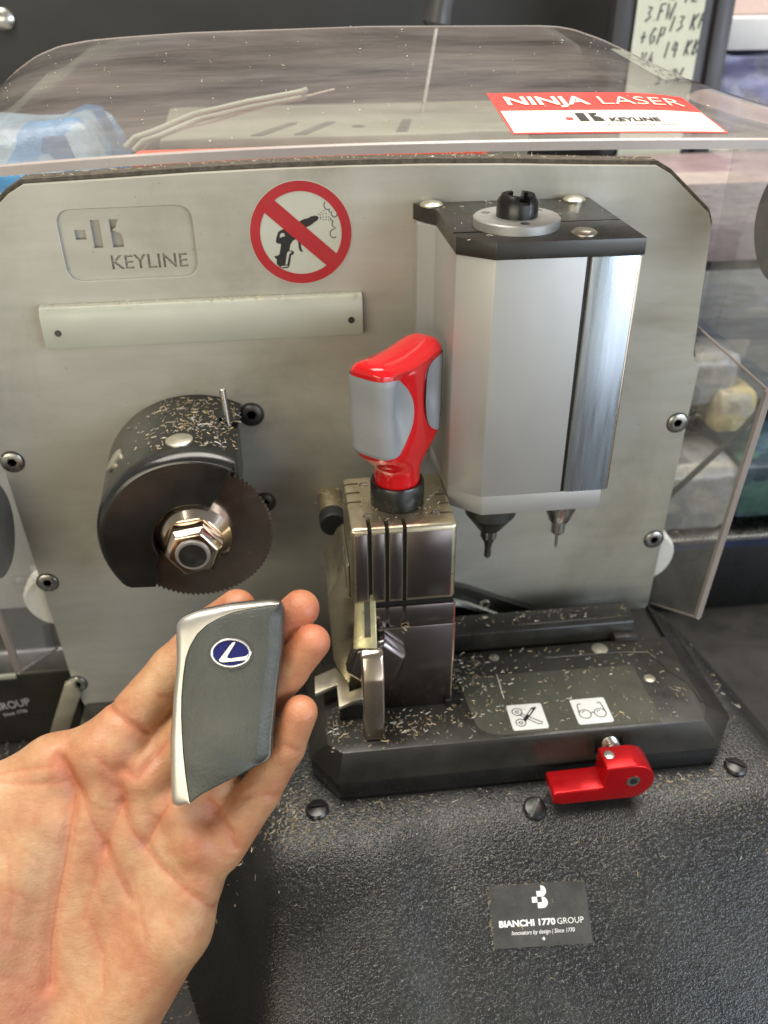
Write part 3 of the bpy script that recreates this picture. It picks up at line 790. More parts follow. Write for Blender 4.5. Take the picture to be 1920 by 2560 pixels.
obj('guide_rail', g, BLACK_ANOD, car, bevel=.06)
obj('rail_block', G().box((17.3, -5.0, 2.5), (18.75, -3.3, 3.35)), BLACK_ANOD, car, bevel=.03)
obj('step_ridge', G().tube([(12.8, -5.9, 3.01), (17.3, -5.95, 3.01), (18.9, -6.15, 3.01), (19.3, -7.0, 3.01), (19.55, -7.9, 3.01), (20.25, -9.0, 3.01), (20.35, -10.5, 3.01)], .05, 8), BLACK_ANOD, car)
fr = FLAT(3.0)
obj('clear_film', G().prism(round_poly([(7.3, -6.95), (17.62, -7.1), (17.66, -11.58), (8.6, -11.55), (7.7, -11.0)], [.2, .3, .2, .9, .7]), fr, .006, .03), SHEET, car)
obj('scratch', G().tube([(9.62, -6.95, 3.035), (9.60, -8.9, 3.035)], .025, 6), LABEL_WHITE, car)
for x, y, r in ((18.2, -8.3, .32), (16.2, -5.5, .48), (9.8, -5.5, .30)):
    obj('screw', G().lathe([(r, 0), (r, .03), (r * .8, .05), (0, .05)], (x, y, 3.0 if y < -5 else 2.56), (0, 0, 1), 22), SCREW_PALE, car)
def icon(x, y, rot, draw):
    f = Fr((x, y, 3.03), (math.cos(rot), math.sin(rot), 0), (-math.sin(rot), math.cos(rot), 0))
    sh = shape('icon_shadow', [rrect(-.14, -.08, 1.98, 1.98, .12)], f, .002, .012, INK_GREY, car) if 0 else None
    s_ = shape('icon_sticker', [rrect(0, 0, 1.95, 1.85, .13)], f, .004, .05, LABEL_WHITE, car, bevel=.012)
    draw(f, s_)
    return s_
def scissors(f, p):
    for cx, cy in ((-.48, .38), (-.45, -.42)):
        shape('pictogram', stroke(circle(cx, cy, .26, 24), .05, True) + stroke(circle(cx, cy, .09, 14), .05, True), f, .056, .060, INK, p)
    bl = [(-.30, .24), (.72, -.52), (.66, -.62), (.45, -.60), (-.38, .12)]
    shape('pictogram', stroke(bl, .045, True), f, .064, .068, INK, p)
    b2 = [(-.30, -.22), (.38, .62), (.66, .66), (.58, .50), (-.16, -.36)]
    shape('pictogram', [b2, [(.05, .14), (.36, .50), (.44, .50), (.12, .08)]], f, .056, .060, INK, p)
def glasses(f, p):
    for cx in (-.42, .42):
        shape('pictogram', stroke(circle(cx, -.22, .32, 28), .05, True), f, .056, .060, INK, p)
        shape('pictogram', stroke([(cx - .16, -.15), (cx - .08, -.05), (cx + .04, -.03)], .04), f, .064, .068, INK, p)
        sx = -1 if cx < 0 else 1
        shape('pictogram', stroke([(cx + sx * .31, -.16), (cx + sx * .26, .35), (cx + sx * .22, .52), (cx + sx * .10, .56), (cx + sx * .05, .48)], .045), f, .064, .068, INK, p)
    shape('pictogram', stroke([(-.10, -.18), (0, -.14), (.10, -.18)], .05), f, .064, .068, INK, p)
i1 = icon(10.52, -10.43, -.01, scissors); i1['label'] = 'white square sticker with scissors symbol'
i2 = icon(14.10, -10.42, 0, glasses); i2['label'] = 'white square sticker with spectacles symbol'
# red lever
LVF = WALL(0)
tail = round_poly([(11.05, .42), (13.9, .42), (14.2, 1.38), (13.75, 1.45), (11.05, 1.32)], [.25, .1, .1, .1, .25])
headp = [(13.72, 1.40), (13.72, 2.78), (15.2, 2.82)] + circle(15.15, 1.62, 1.2, 20, 85, -85)[:0] + \
        [(15.2 + 1.22 * math.cos(R(a)), 1.6 + 1.22 * math.sin(R(a))) for a in range(84, -91, -12)] + [(13.6, .40), (11.6, .40), (11.1, .55), (11.05, 1.25), (11.2, 1.32), (13.4, 1.36)]
lever = obj('locking_lever', G().prism(headp, LVF, 12.75, 14.25), RED_ANOD, car, bevel=.09, seg=3)
for q in ():
    pass
hx = obj('hex_socket', G().lathe([(.36, 0), (.36, .03), (.26, .03)], (15.25, -14.26, 1.72), (0, -1, 0), 28), STEEL, lever)
obj('socket_hole', G().lathe([(.22, .031), (.22, .034)], (15.25, -14.26, 1.72), (0, -1, 0), 6), INK, hx)
obj('pin', G().lathe([(.27, 0), (.27, .03), (.22, .05), (0, .05)], (14.12, -13.35, 2.80), (0, 0, 1), 22), STEEL, lever)
g = G()
for k in range(9):
    y = -12.75 + k * .17
    g.lathe([(.38, 0), (.48, .085), (.38, .17)], (14.75, y - .0, 2.05 + .0), (0, 1, 0), 20)
obj('threaded_bolt', g, THREAD, lever)

# ------------------------------------------------------------------ clamp standing on the carriage
clamp = thing('key_clamp', 'satin nickel vise clamp with grooved block standing on the black carriage', 'clamp', (3.9, -6.4, 3))
def vprism(x0, y0, x1, y1, z0, z1): return G().box((x0, y0, z0), (x1, y1, z1))
up = obj('upper_jaw', vprism(1.33, -8.92, 6.55, -3.8, 10.32, 14.85), NICKEL, clamp, bevel=.24, seg=3)
for x in (2.28, 3.12, 3.98):
    cut(up, G().box((x - .1, -9.3, 9), (x + .1, -8.62, 15.2)))
    cut(up, G().box((x - .1, -9.3, 14.55), (x + .1, -8.0, 15.2)))
for x in (2.28, 3.12, 3.98):
    obj('slot_shade', G().box((x - .095, -8.72, 10.4), (x + .095, -8.61, 14.50)).box((x - .095, -8.65, 14.45), (x + .095, -8.02, 14.57)), INK, up)  # black strips laid in the cuts paint their inner shade
for y in (-4.55, -5.45, -6.35): cut(up, G().box((1.0, y - .07, 14.45), (2.12, y + .07, 15.2)))
for y in (-6.1, -6.95, -7.85): cut(up, G().box((5.85, y - .07, 14.45), (6.9, y + .07, 15.2)))
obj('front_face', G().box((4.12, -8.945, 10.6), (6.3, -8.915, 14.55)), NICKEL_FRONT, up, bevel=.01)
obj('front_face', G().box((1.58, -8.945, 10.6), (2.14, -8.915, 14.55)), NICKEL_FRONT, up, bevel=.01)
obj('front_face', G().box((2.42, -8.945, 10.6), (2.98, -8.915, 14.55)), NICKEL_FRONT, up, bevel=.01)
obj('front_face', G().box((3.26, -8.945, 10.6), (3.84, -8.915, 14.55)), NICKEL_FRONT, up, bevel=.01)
for gx, gy in ((2.4, -4.7), (5.65, -7.85), (2.32, -7.75)):
    obj('position_mark', G().tube([(gx + .22 * math.cos(a), gy + .18 * math.sin(a), 14.855) for a in np.linspace(.6, 5.6, 12)], .028, 6), STEEL_DARK, up)
dark = obj('jaw_gap_shade', G().box((1.9, -8.75, 9.9), (6.45, -4.0, 10.32)), BLACK_PAINT, clamp)  # black block stands for the shade between the jaws
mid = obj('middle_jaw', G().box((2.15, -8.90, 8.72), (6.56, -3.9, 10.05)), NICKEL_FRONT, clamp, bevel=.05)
for x in (3.12, 3.98): cut(mid, G().box((x - .1, -9.3, 8.0), (x + .1, -8.62, 10.6)))
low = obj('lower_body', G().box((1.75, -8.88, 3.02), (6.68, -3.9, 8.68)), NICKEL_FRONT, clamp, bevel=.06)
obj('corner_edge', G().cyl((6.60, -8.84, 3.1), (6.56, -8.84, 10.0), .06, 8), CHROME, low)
obj('foot_notch', G().box((6.3, -9.05, 3.01), (7.1, -8.2, 3.35)), BLACK_PAINT, clamp)
side = [(1.30, 12.3), (.95, 12.0), (.22, 10.5), (.30, 6.2), (.5, 5.5), (1.3, 3.9), (1.74, 3.9), (1.74, 10.2), (1.32, 10.3)]
obj('side_jaw', G().prism(side[::-1], WALL(0), 4.2, 8.1), NICKEL, clamp, bevel=.06)
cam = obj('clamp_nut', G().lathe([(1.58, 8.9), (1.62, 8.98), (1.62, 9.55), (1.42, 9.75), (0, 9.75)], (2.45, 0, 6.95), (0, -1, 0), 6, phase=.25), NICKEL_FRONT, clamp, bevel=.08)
br = [(-.76, -7.25), (.42, -6.65), (1.05, -7.75), (1.05, -8.65), (1.75, -8.4), (1.72, -9.15), (.42, -9.72), (.42, -8.0), (-.80, -8.55)]
obj('stop_bracket', G().prism(br[::-1], FLAT(), 4.05, 4.3), PLATED, clamp, bevel=.03)
obj('bracket_post', G().box((.45, -9.45, 3.01), (1.7, -8.9, 4.05)), BLACK_PAINT, clamp)
obj('locating_wire', G().tube([(1.12, -8.3, 11.0), (1.08, -8.2, 12.6), (1.05, -8.1, 13.4)], .035, 6), STEEL, clamp)
kc = V((3.92, -6.4, 14.85))
obj('collar', G().lathe([(1.28, 0), (1.34, .06), (1.34, 1.12), (1.28, 1.25), (1.17, 1.25), (1.15, .9), (0, .9)], kc, (0, 0, 1), 44), BLACK_PAINT, clamp)
# butterfly knob: cross sections along its height
KD = V((.67, .742, 0)).normalized(); KN = V((.742, -.67, 0)).normalized()
def knob_dims(z):      # half length, half width
    keys = [(15.6, 1.12, 1.12), (16.4, 1.13, 1.13), (16.8, 1.15, 1.14), (17.15, 1.28, 1.18), (17.6, 1.72, 1.26), (18.05, 2.14, 1.33), (18.5, 2.34, 1.38), (19.6, 2.42, 1.42), (21, 2.46, 1.40), (22, 2.53, 1.34), (22.55, 2.54, 1.22), (22.85, 2.42, 1.00), (23.02, 2.14, .72), (23.08, 1.8, .35)]
    for (za, a0, b0), (zb, a1, b1) in zip(keys, keys[1:]):
        if z <= zb:
            t = max(0, (z - za) / (zb - za))
            return a0 + (a1 - a0) * t, b0 + (b1 - b0) * t
    return keys[-1][1:]
def knob_pt(th, z, off_=0.):
    a, b = knob_dims(z)
    wing = smoothstep(16.9, 18.6, z)
    e = 2 / (2 + 1.9 * wing)
    c, s_ = math.cos(th), math.sin(th)
    u = a * math.copysign(abs(c) ** e, c); v = b * math.copysign(abs(s_) ** e, s_)
    # finger scoops on the broad sides and a slim waist
    sc = wing * (1 - smoothstep(22.2, 23.0, z))
    v *= 1 - sc * (.44 * math.exp(-((abs(u) - 1.25) / .58) ** 2) * math.exp(-((z - 20.6) / 1.7) ** 2) + .06 * math.exp(-(u / .9) ** 2))
    dip = smoothstep(22.0, 23.0, z) * .42 * (1 - (u / 2.7) ** 2)
    zz = z - dip
    p = kc + KD * u + KN * v; n = (KD * (u / a) / a + KN * (v / b) / b).normalized()
    return V((p.x, p.y, zz)) + n * off_
zs = list(np.linspace(15.6, 16.9, 7)) + list(np.linspace(17.0, 22.0, 28)) + list(np.linspace(22.1, 23.08, 14))
NS = 72
g = G(); g.quad_ring([[knob_pt(2 * math.pi * k / NS, z) for k in range(NS)] for z in zs])
knob = obj('wing_knob', g, RED_PLASTIC, clamp, smooth=50)
def pad(side):
    zc, hz = 20.32, 1.98
    def f(a, b):
        t = b * 2 - 1; z = zc + hz * t
        ha = knob_dims(z)[0]; wing = smoothstep(16.9, 18.6, z); e = 2 / (2 + 1.9 * wing)
        ub = 2.10 - 1.62 * math.sqrt(max(0, 1 - t * t)) ** 1.1
        w = math.acos(min(1, ub / ha) ** (1 / e))
        q = a * 2 - 1; q = math.copysign(abs(q) ** .8, q); th = (math.pi if side < 0 else 0) + w * q
        zz = z
        return knob_pt(th, zz, .035)
    o = obj('grip_pad', G().grid(90, 70, f), GREY_PLASTIC, knob, smooth=60)
pad(-1); pad(1)
obj('seam', G().tube([knob_pt(math.pi + .93 - .06 * math.cos((z - 20.5) * 1.3), z, .045) for z in np.linspace(18.9, 22.3, 24)], .014, 6), LABEL_WHITE, knob)  # added white line paints the highlight along the pad's ridge

# ------------------------------------------------------------------ flat emergency key held in the clamp
key = thing('emergency_key', 'flat nickel key blade with chrome head gripped upright in the clamp', 'key', (2.3, -10.8, 3))
top_c = V((1.80, -8.85, 10.55)); bot_c = V((2.02, -10.15, 8.55))
yk = (top_c - bot_c).normalized(); KF = Fr((top_c + bot_c) / 2, (1, -.12, 0), yk)
hl = (top_c - bot_c).length / 2
bl = obj('key_blade', G().prism([(-.60, -hl), (.60, -hl), (.52, hl + .3), (-.50, hl + .3)], KF, -.26, 0), KEYMETAL, key, bevel=.03)
cut(bl, G().prism([(-.02, -hl + .55), (.30, -hl + .55), (.24, hl + .5), (-.06, hl + .5)], KF, -.15, .2))
obj('blade_slot_shade', G().prism([(-.02, -hl + .56), (.295, -hl + .56), (.235, hl + .29), (-.055, hl + .29)], KF, -.17, -.145), STEEL_DARK, bl)  # dark insert paints the shade at the bottom of the groove
g = G()
ring = lambda x0, x1, y, z: None
hp = [(-10.15, 8.55), (-10.55, 8.35), (-11.0, 7.35), (-11.1, 7.0), (-11.15, 2.98 + .1), (-10.75, 3.05), (-10.2, 4.2), (-9.95, 7.6)]
g.quad_ring([[V((x, y, z)) for y, z in hp] for x in (1.58, 2.72)])
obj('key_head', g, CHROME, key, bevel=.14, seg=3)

# ------------------------------------------------------------------ hand: one smooth surface blended from tapered limbs
HO = V((-4.31, -17.69, 12.85))
HX = V((.9934, -.1145, -.0063)); HY = V((.0661, .5271, .8472)); HZ = HX.cross(HY)
HANDF = Fr(HO, HX, HY)
chains = {
 'index': [(-5.88, -2.76, -2.0, 1.15), (-4.63, -1.42, -2.0, 1.1), (-2.6, .95, -2.2, 1.03), (-1.04, 2.61, -2.1, .94), (.13, 3.60, -1.6, .80)],
 'middle': [(-3.1, -2.99, -2.2, 1.05), (-.82, -.19, -2.2, .98), (1.3, 2.12, -2.0, .88), (2.77, 3.60, -1.5, .79)],
 'ring': [(-1.74, -4.64, -2.2, 1.0), (.59, -1.08, -2.1, .90), (2.25, 1.02, -1.65, .82), (3.30, 2.28, -1.0, .74)],
 'pinky': [(-.55, -6.41, -1.9, .98), (1.03, -4.09, -1.8, .86), (2.17, -2.08, -1.4, .78), (2.84, -.52, -.8, .70)]}
palm = {
 'hypo': [(-1.4, -6.9, -2.0, 1.2), (-2.65, -9.74, -2.1, 1.6), (-5.35, -13.9, -2.2, 1.9), (-7.3, -17.3, -2.6, 2.1), (-9.6, -23.0, -4.2, 2.4)],
 'mc4': [(-2.1, -5.28, -2.2, 1.15), (-6.47, -14.96, -2.4, 1.6)],
 'mc3': [(-3.36, -3.54, -2.2, 1.2), (-7.84, -13.79, -2.4, 1.6)],
 'mc2': [(-4.85, -2.3, -2.0, 1.2), (-9.16, -12.75, -2.2, 1.6)],
 'thenar': [(-7.9, -5.2, -1.7, 1.5), (-10.2, -9.2, -1.3, 2.25), (-9.3, -15.17, -1.8, 2.3), (-11.2, -22.0, -3.6, 2.6)],
 'thumb': [(-8.53, -4.75, -1.8, 1.3), (-10.59, -5.6, -1.4, 1.5), (-12.96, -4.9, -1.0, 1.2), (-15.2, -3.8, -.6, .95)],
 'web': [(-5.3, -2.2, -2.0, 1.15), (-7.6, -3.0, -2.0, 1.2), (-9.9, -4.35, -1.8, 1.3), (-13, -5.2, -1.4, 1.2)]}
pads = [((-.35, -4.75, -2.35), 1.0), ((-2.2, -2.9, -2.6), .9), ((-3.9, -1.4, -2.6), .9), ((-5.5, -2.2, -1.4), .75), ((-3.75, -3.3, -1.55), .72), ((-2.3, -4.75, -1.6), .7), ((-1.5, -6.0, -1.35), .85)]
H = .085
lo = np.array((-16.4, -25.6, -7.2)); hi = np.array((4.3, 5.0, 1.4))
nxyz = ((hi - lo) / H).astype(int) + 1
gx = (lo[0] + H * np.arange(nxyz[0])).astype(np.float32)[:, None, None]
gy = (lo[1] + H * np.arange(nxyz[1])).astype(np.float32)[None, :, None]
gz = (lo[2] + H * np.arange(nxyz[2])).astype(np.float32)[None, None, :]
def cone_sdf(a, b):
    pa = np.array(a[:3], np.float32); ba = np.array(b[:3], np.float32) - pa; ra, rb = a[3], b[3]
    h = ((gx - pa[0]) * ba[0] + (gy - pa[1]) * ba[1] + (gz - pa[2]) * ba[2]) / float(ba @ ba)
    h = np.clip(h, 0, 1)
    d = np.sqrt((gx - pa[0] - h * ba[0]) ** 2 + (gy - pa[1] - h * ba[1]) ** 2 + (gz - pa[2] - h * ba[2]) ** 2)
    return d - (ra + (rb - ra) * h)
def smin(a, b, k):
    h = np.clip(.5 + .5 * (b - a) / k, 0, 1)
    return b + (a - b) * h - k * h * (1 - h)
def chain_sdf(c, k):
    D = None
    for a, b in zip(c, c[1:]):
        d = cone_sdf(a, b); D = d if D is None else smin(D, d, k)
    return D
DF = None
for c in chains.values():
    d = chain_sdf(c, .22); DF = d if DF is None else smin(DF, d, .02)
DP = None
for c in palm.values():
    d = chain_sdf(c, .5); DP = d if DP is None else smin(DP, d, .8)
D = smin(DF, DP, .45)
for p, r_ in pads:
    d = np.sqrt((gx - p[0]) ** 2 + (gy - p[1]) ** 2 + (gz - p[2]) ** 2) - r_
    D = smin(D, d, .6)
def wander(p, q, n, amp):
    rs = random.Random(int(abs(p[0] * 977 + q[1] * 331))); 
    return [(p[0] + (q[0] - p[0]) * k / n + rs.gauss(0, amp), p[1] + (q[1] - p[1]) * k / n + rs.gauss(0, amp)) for k in range(n + 1)]
FINE = [((-6.2, -7.5), (-5.3, -10.2)), ((-5.9, -6.6), (-4.7, -9.4)), ((-4.9, -8.4), (-3.4, -9.2)), ((-6.7, -5.2), (-5.3, -5.6)), ((-4.0, -7.2), (-3.3, -9.9)),
        ((-8.9, -5.0), (-7.4, -6.4)), ((-9.2, -6.6), (-7.6, -8.2)), ((-9.3, -8.4), (-7.7, -9.8)), ((-9.0, -10.3), (-7.7, -11.6)), ((-3.9, -4.6), (-2.9, -5.0)),
        ((-2.6, -6.3), (-1.4, -6.0)), ((-6.9, -11.0), (-5.6, -12.9)), ((-8.0, -3.6), (-6.6, -3.0)), ((-5.1, -3.3), (-4.3, -3.9)), ((-3.0, -8.0), (-1.8, -10.0)),
        ((-4.6, -.2), (-4.1, -.7)), ((-2.0, -7.9), (-1.2, -7.3)), ((-8.5, -2.6), (-7.9, -3.4)), ((-5.9, -4.2), (-4.8, -4.6))]
creases = [(wander(p, q, 6, .05), .022, .10) for p, q in FINE] + [  # polyline, depth, width
 ([(-7.03, -2.32), (-6.5, -2.94), (-5.97, -3.91), (-5.62, -4.88), (-5.17, -6.03), (-4.64, -7.09), (-4.2, -8.15)], .10, .20),
 ([(-6.85, -2.59), (-6.41, -3.73), (-6.45, -4.97), (-6.68, -6.56), (-7.03, -8.15), (-7.29, -9.83), (-7.34, -11.6)], .16, .26),
 ([(-5.17, -6.0), (-5.35, -6.91), (-5.7, -7.97), (-5.97, -8.95)], .05, .18),
 ([(-4.47, -4.35), (-4.11, -5.24), (-3.58, -6.12), (-2.88, -6.83), (-1.99, -7.53), (-1.29, -8.15), (-.76, -8.86)], .10, .20),
 ([(-4.47, -4.2), (-4.64, -4.79), (-5.0, -5.77), (-5.17, -6.21)], .06, .18),
 ([(-5.09, -.47), (-4.47, -.82), (-3.94, -1.17), (-3.55, -1.5)], .13, .16),
 ([(-4.38, -2.85), (-3.76, -3.2), (-3.05, -2.32), (-2.7, -1.88)], .10, .22),
 ([(-.93, -4.35), (-.49, -4.88), (-.05, -5.41), (.17, -6.12)], .13, .16),
 ([(-9.41, -3.07), (-8.44, -2.85), (-7.21, -2.67)], .05, .13),
 ([(-9.41, -3.29), (-8.35, -3.38), (-6.76, -3.38)], .04, .13),
 ([(-3.5, -6.0), (-3.25, -5.5), (-2.8, -4.7), (-2.5, -4.2)], .09, .2),
 ([(-5.4, -2.2), (-5.0, -2.6), (-4.6, -3.1), (-4.45, -4.2)], .06, .2),
 ([(-3.0, .05), (-2.4, -.1), (-1.8, .2)], .05, .14), ([(.55, -4.05), (1.1, -3.75), (1.75, -4.0)], .05, .14), ([(1.75, -1.9), (2.2, -1.75), (2.75, -2.05)], .05, .12),
 ([(-5.6, -9.2), (-5.2, -10.4), (-5.0, -11.8)], .04, .2), ([(-8.6, -6.0), (-8.4, -7.5), (-8.6, -9.2)], .04, .25)]
g2x = gx[:, :, 0]; g2y = gy[:, :, 0]
def seg_dist(px, py, pl_):
    best = np.full(np.broadcast(px, py).shape, 1e9, np.float32)
    for (ax_, ay_), (bx_, by_) in zip(pl_, pl_[1:]):
        dx_, dy_ = bx_ - ax_, by_ - ay_
        h = np.clip(((px - ax_) * dx_ + (py - ay_) * dy_) / (dx_ * dx_ + dy_ * dy_), 0, 1)
        best = np.minimum(best, np.sqrt((px - ax_ - h * dx_) ** 2 + (py - ay_ - h * dy_) ** 2))
    return best
for pl_, dep, wid in creases:
    D = D + (dep * np.exp(-(seg_dist(g2x, g2y, pl_) / wid) ** 2))[:, :, None] * (gz > -2.2)

def surface_nets(D):
    inside = D < 0
    nx, ny, nz = D.shape
    cells = np.zeros((nx - 1, ny - 1, nz - 1, 3), np.float32); cnt = np.zeros((nx - 1, ny - 1, nz - 1), np.float32)
    corner = [(i, j, k) for i in (0, 1) for j in (0, 1) for k in (0, 1)]
    sl = lambda c: tuple(slice(c[a], D.shape[a] - 1 + c[a]) for a in range(3))
    for c in corner:
        for a in range(3):
            if c[a] == 0:
                d = list(c); d[a] = 1; d = tuple(d)
                A, B = D[sl(c)], D[sl(d)]
                m = (A < 0) != (B < 0)
                t = np.where(m, A / np.where(m, A - B, 1), 0)
                for b in range(3):
                    cells[..., b] += np.where(m, c[b] + (t if b == a else 0), 0)
                cnt += m
    act = cnt > 0
    idx = -np.ones(cnt.shape, np.int64); idx[act] = np.arange(act.sum())
    pos = cells[act] / cnt[act][:, None] + np.argwhere(act)
    quads = []
    for a in range(3):
        b, c = (a + 1) % 3, (a + 2) % 3
        s0_ = [slice(None)] * 3; s1_ = [slice(None)] * 3
        s0_[a] = slice(0, -1); s1_[a] = slice(1, None)
        A, B = inside[tuple(s0_)], inside[tuple(s1_)]
        e = np.argwhere(A != B)
        ok = (e[:, b] > 0) & (e[:, c] > 0) & (e[:, b] < D.shape[b] - 1) & (e[:, c] < D.shape[c] - 1)
        e = e[ok]
        def cell(ob, oc):
            q = e.copy(); q[:, b] -= ob; q[:, c] -= oc
            return idx[q[:, 0], q[:, 1], q[:, 2]]
        q = np.stack([cell(1, 1), cell(0, 1), cell(0, 0), cell(1, 0)], 1)
        fl = ~A[tuple(e.T)]
        q[fl] = q[fl][:, ::-1]
        quads.append(q)
    return pos, np.concatenate(quads)
pos, quads = surface_nets(D)
P = pos * H + lo
# a little smoothing
nb_ = [[] for _ in range(0)]
ei = np.concatenate([quads[:, [0, 1]], quads[:, [1, 2]], quads[:, [2, 3]], quads[:, [3, 0]]])
for it in range(2):
    acc = np.zeros_like(P); ct = np.zeros(len(P))
    for i, j in ((0, 1), (1, 0)):
        np.add.at(acc, ei[:, i], P[ei[:, j]]); np.add.at(ct, ei[:, i], 1)
    P = P * .5 + .5 * acc / ct[:, None]
me = bpy.data.meshes.new('hand')
me.from_pydata([(float(a) * S, float(b) * S, float(c) * S) for a, b, c in P], [], quads.tolist())
me.shade_smooth(); me.materials.append(SKIN)
at_ = me.color_attributes.new('flush', 'FLOAT_COLOR', 'POINT')
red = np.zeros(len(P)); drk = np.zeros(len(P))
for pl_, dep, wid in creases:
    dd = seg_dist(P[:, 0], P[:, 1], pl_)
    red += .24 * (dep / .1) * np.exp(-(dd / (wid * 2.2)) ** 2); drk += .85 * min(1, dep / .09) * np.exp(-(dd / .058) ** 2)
for c in chains.values():
    t = np.array(c[-1][:3]); red += .72 * np.exp(-(np.linalg.norm(P - t, axis=1) / 1.25) ** 2)
for p, r_ in pads[3:]: red += .30 * np.exp(-(np.linalg.norm(P - np.array(p), axis=1) / 1.1) ** 2)
red += .35 * np.exp(-(np.linalg.norm(P[:, :2] - np.array((-8.6, -12.5)), axis=1) / 2.2) ** 2) + .3 * np.exp(-(np.linalg.norm(P[:, :2] - np.array((-4.2, -9.8)), axis=1) / 1.5) ** 2)
cols = np.stack([np.clip(red, 0, .75), np.clip(drk, 0, .7), np.zeros(len(P)), np.ones(len(P))], 1).astype(np.float32)
at_.data.foreach_set('color', cols.ravel())
hand = bpy.data.objects.new('hand', me); COL.objects.link(hand)
hand.matrix_world = Matrix(((HX.x, HY.x, HZ.x, HO.x * S), (HX.y, HY.y, HZ.y, HO.y * S), (HX.z, HY.z, HZ.z, HO.z * S), (0, 0, 0, 1)))
tag(hand, 'open left hand, palm up, with a key fob resting on its fingers', 'hand')

# ------------------------------------------------------------------ key fob on the palm
fob = thing('key_fob', 'grey and silver smart key fob with oval blue badge lying on the palm', 'key fob', tuple(HO))
FF = HANDF
FB = Fr(HO, HX, HY)
full = round_poly([(-2.0, 3.15), (-1.78, 3.45), (-1.2, 3.70), (.18, 3.98), (1.75, 4.13), (2.12, 4.06), (2.26, 3.75), (2.20, 2.2), (1.97, .4), (1.80, -1.28), (1.78, -2.05), (1.62, -2.25), (.55, -2.78), (-.92, -3.53), (-1.43, -3.88), (-1.92, -4.06), (-2.15, -3.92), (-2.20, -3.11), (-2.22, -1.47), (-2.10, .37), (-1.96, 1.65)], .16, 3)
def shrink(loop, d):
    cx = sum(p[0] for p in loop) / len(loop); cy = sum(p[1] for p in loop) / len(loop); out = []
    n = len(loop)
    for i, p in enumerate(loop):
        a = loop[i - 1]; b = loop[(i + 1) % n]
        t = V((b[0] - a[0], b[1] - a[1]));
        if t.length < 1e-6: out.append(p); continue
        t.normalize(); nr = V((-t.y, t.x))
        if nr.dot(V((cx - p[0], cy - p[1]))) < 0: nr = -nr
        out.append((p[0] + nr.x * d, p[1] + nr.y * d))
    return out
rings = []
for d, w in ((.35, -.85), (.12, -.75), (.0, -.45), (.0, .05), (.04, .12)):
    rings.append([FB(*p, w) for p in shrink(full, d)])
obj('fob_shell', G().quad_ring(rings), FOB_DARK, fob, smooth=40)
seam = [(2.10, 3.98), (.92, 3.80), (.3, 3.66), (-.18, 3.47), (-.70, 3.19), (-1.1, 2.82), (-1.40, 2.32), (-1.56, 1.83), (-1.66, 1.1), (-1.72, .37), (-1.73, -.4), (-1.70, -1.1), (-1.65, -1.9), (-1.58, -2.56), (-1.48, -3.3), (-1.39, -3.84)]
silver = [(2.12, 4.04), (1.75, 4.10), (.18, 3.95), (-1.2, 3.67), (-1.75, 3.43), (-1.97, 3.15), (-1.94, 1.65), (-2.07, .37), (-2.18, -1.47), (-2.17, -3.11), (-2.12, -3.88), (-1.90, -4.02), (-1.45, -3.86)]
g = G()
# silver trim: rounded strip between the outer edge and the seam
def resample(pl_, n):
    L = [0]
    for a, b in zip(pl_, pl_[1:]): L.append(L[-1] + math.dist(a, b))
    out = []
    for k in range(n):
        t = L[-1] * k / (n - 1); i = max(j for j in range(len(L) - 1) if L[j] <= t + 1e-9)
        f = (t - L[i]) / max(L[i + 1] - L[i], 1e-9)
        out.append((pl_[i][0] * (1 - f) + pl_[i + 1][0] * f, pl_[i][1] * (1 - f) + pl_[i + 1][1] * f))
    return out
sa = resample(seam, 60); sb = resample(silver, 60)
def trim(a, b):
    i = b * 59; k = min(int(i), 58); f = i - k
    p = tuple(sa[k][q] * (1 - f) + sa[k + 1][q] * f for q in (0, 1)); q_ = tuple(sb[k][q] * (1 - f) + sb[k + 1][q] * f for q in (0, 1))
    return FB(p[0] + (q_[0] - p[0]) * a, p[1] + (q_[1] - p[1]) * a, .12 + .26 * math.sqrt(max(0, 1 - (a * .995) ** 2.2)))
obj('silver_trim', G().grid(12, 80, trim), FOB_SILVER, fob, smooth=60)
face = seam[:] + [(-1.30, -3.78), (-.92, -3.48), (.55, -2.74), (1.55, -2.22), (1.72, -2.03), (1.75, -1.28), (1.92, .4), (2.15, 2.2), (2.20, 3.7)]
fr_in = []
face = resample(face + face[:1], 140)[:-1]
def flank(loop, d): return [(x - d * smoothstep(1.25, 1.7, x - .12 * max(0, y - 1) + .02 * max(0, -y)) * smoothstep(3.9, 3.2, y) if 0 else x - d * smoothstep(1.2, 1.75, x - .09 * y) * (1 - smoothstep(3.5, 3.95, y)), y) for x, y in loop]
rings = [[FB(*p, .05) for p in face], [FB(p[0], p[1], .30 - .22 * smoothstep(1.2, 1.75, p[0] - .09 * p[1])) for p in shrink(face, .01)], [FB(p[0], p[1], .36 - .22 * smoothstep(1.2, 1.75, p[0] - .09 * p[1])) for p in flank(shrink(face, .02), .05)], [FB(*p, .39) for p in flank(shrink(face, .035), .40)], [FB(*p, .41) for p in flank(shrink(face, .07), .50)]]
g = G().quad_ring(rings, cap0=False)
ff = obj('front_cover', g, FOB_FACE, fob, smooth=40)
# bevelled darker right flank of the cover
fl_ = [(2.19, 3.70), (2.14, 2.2), (1.91, .4), (1.74, -1.28), (1.71, -2.0), (1.32, -2.0), (1.34, -1.2), (1.48, .4), (1.66, 2.2), (1.78, 3.85)]
obj('side_bevel', G().prism(fl_, FB, .405, .425), FOB_DARK, ff, bevel=0) if 0 else None
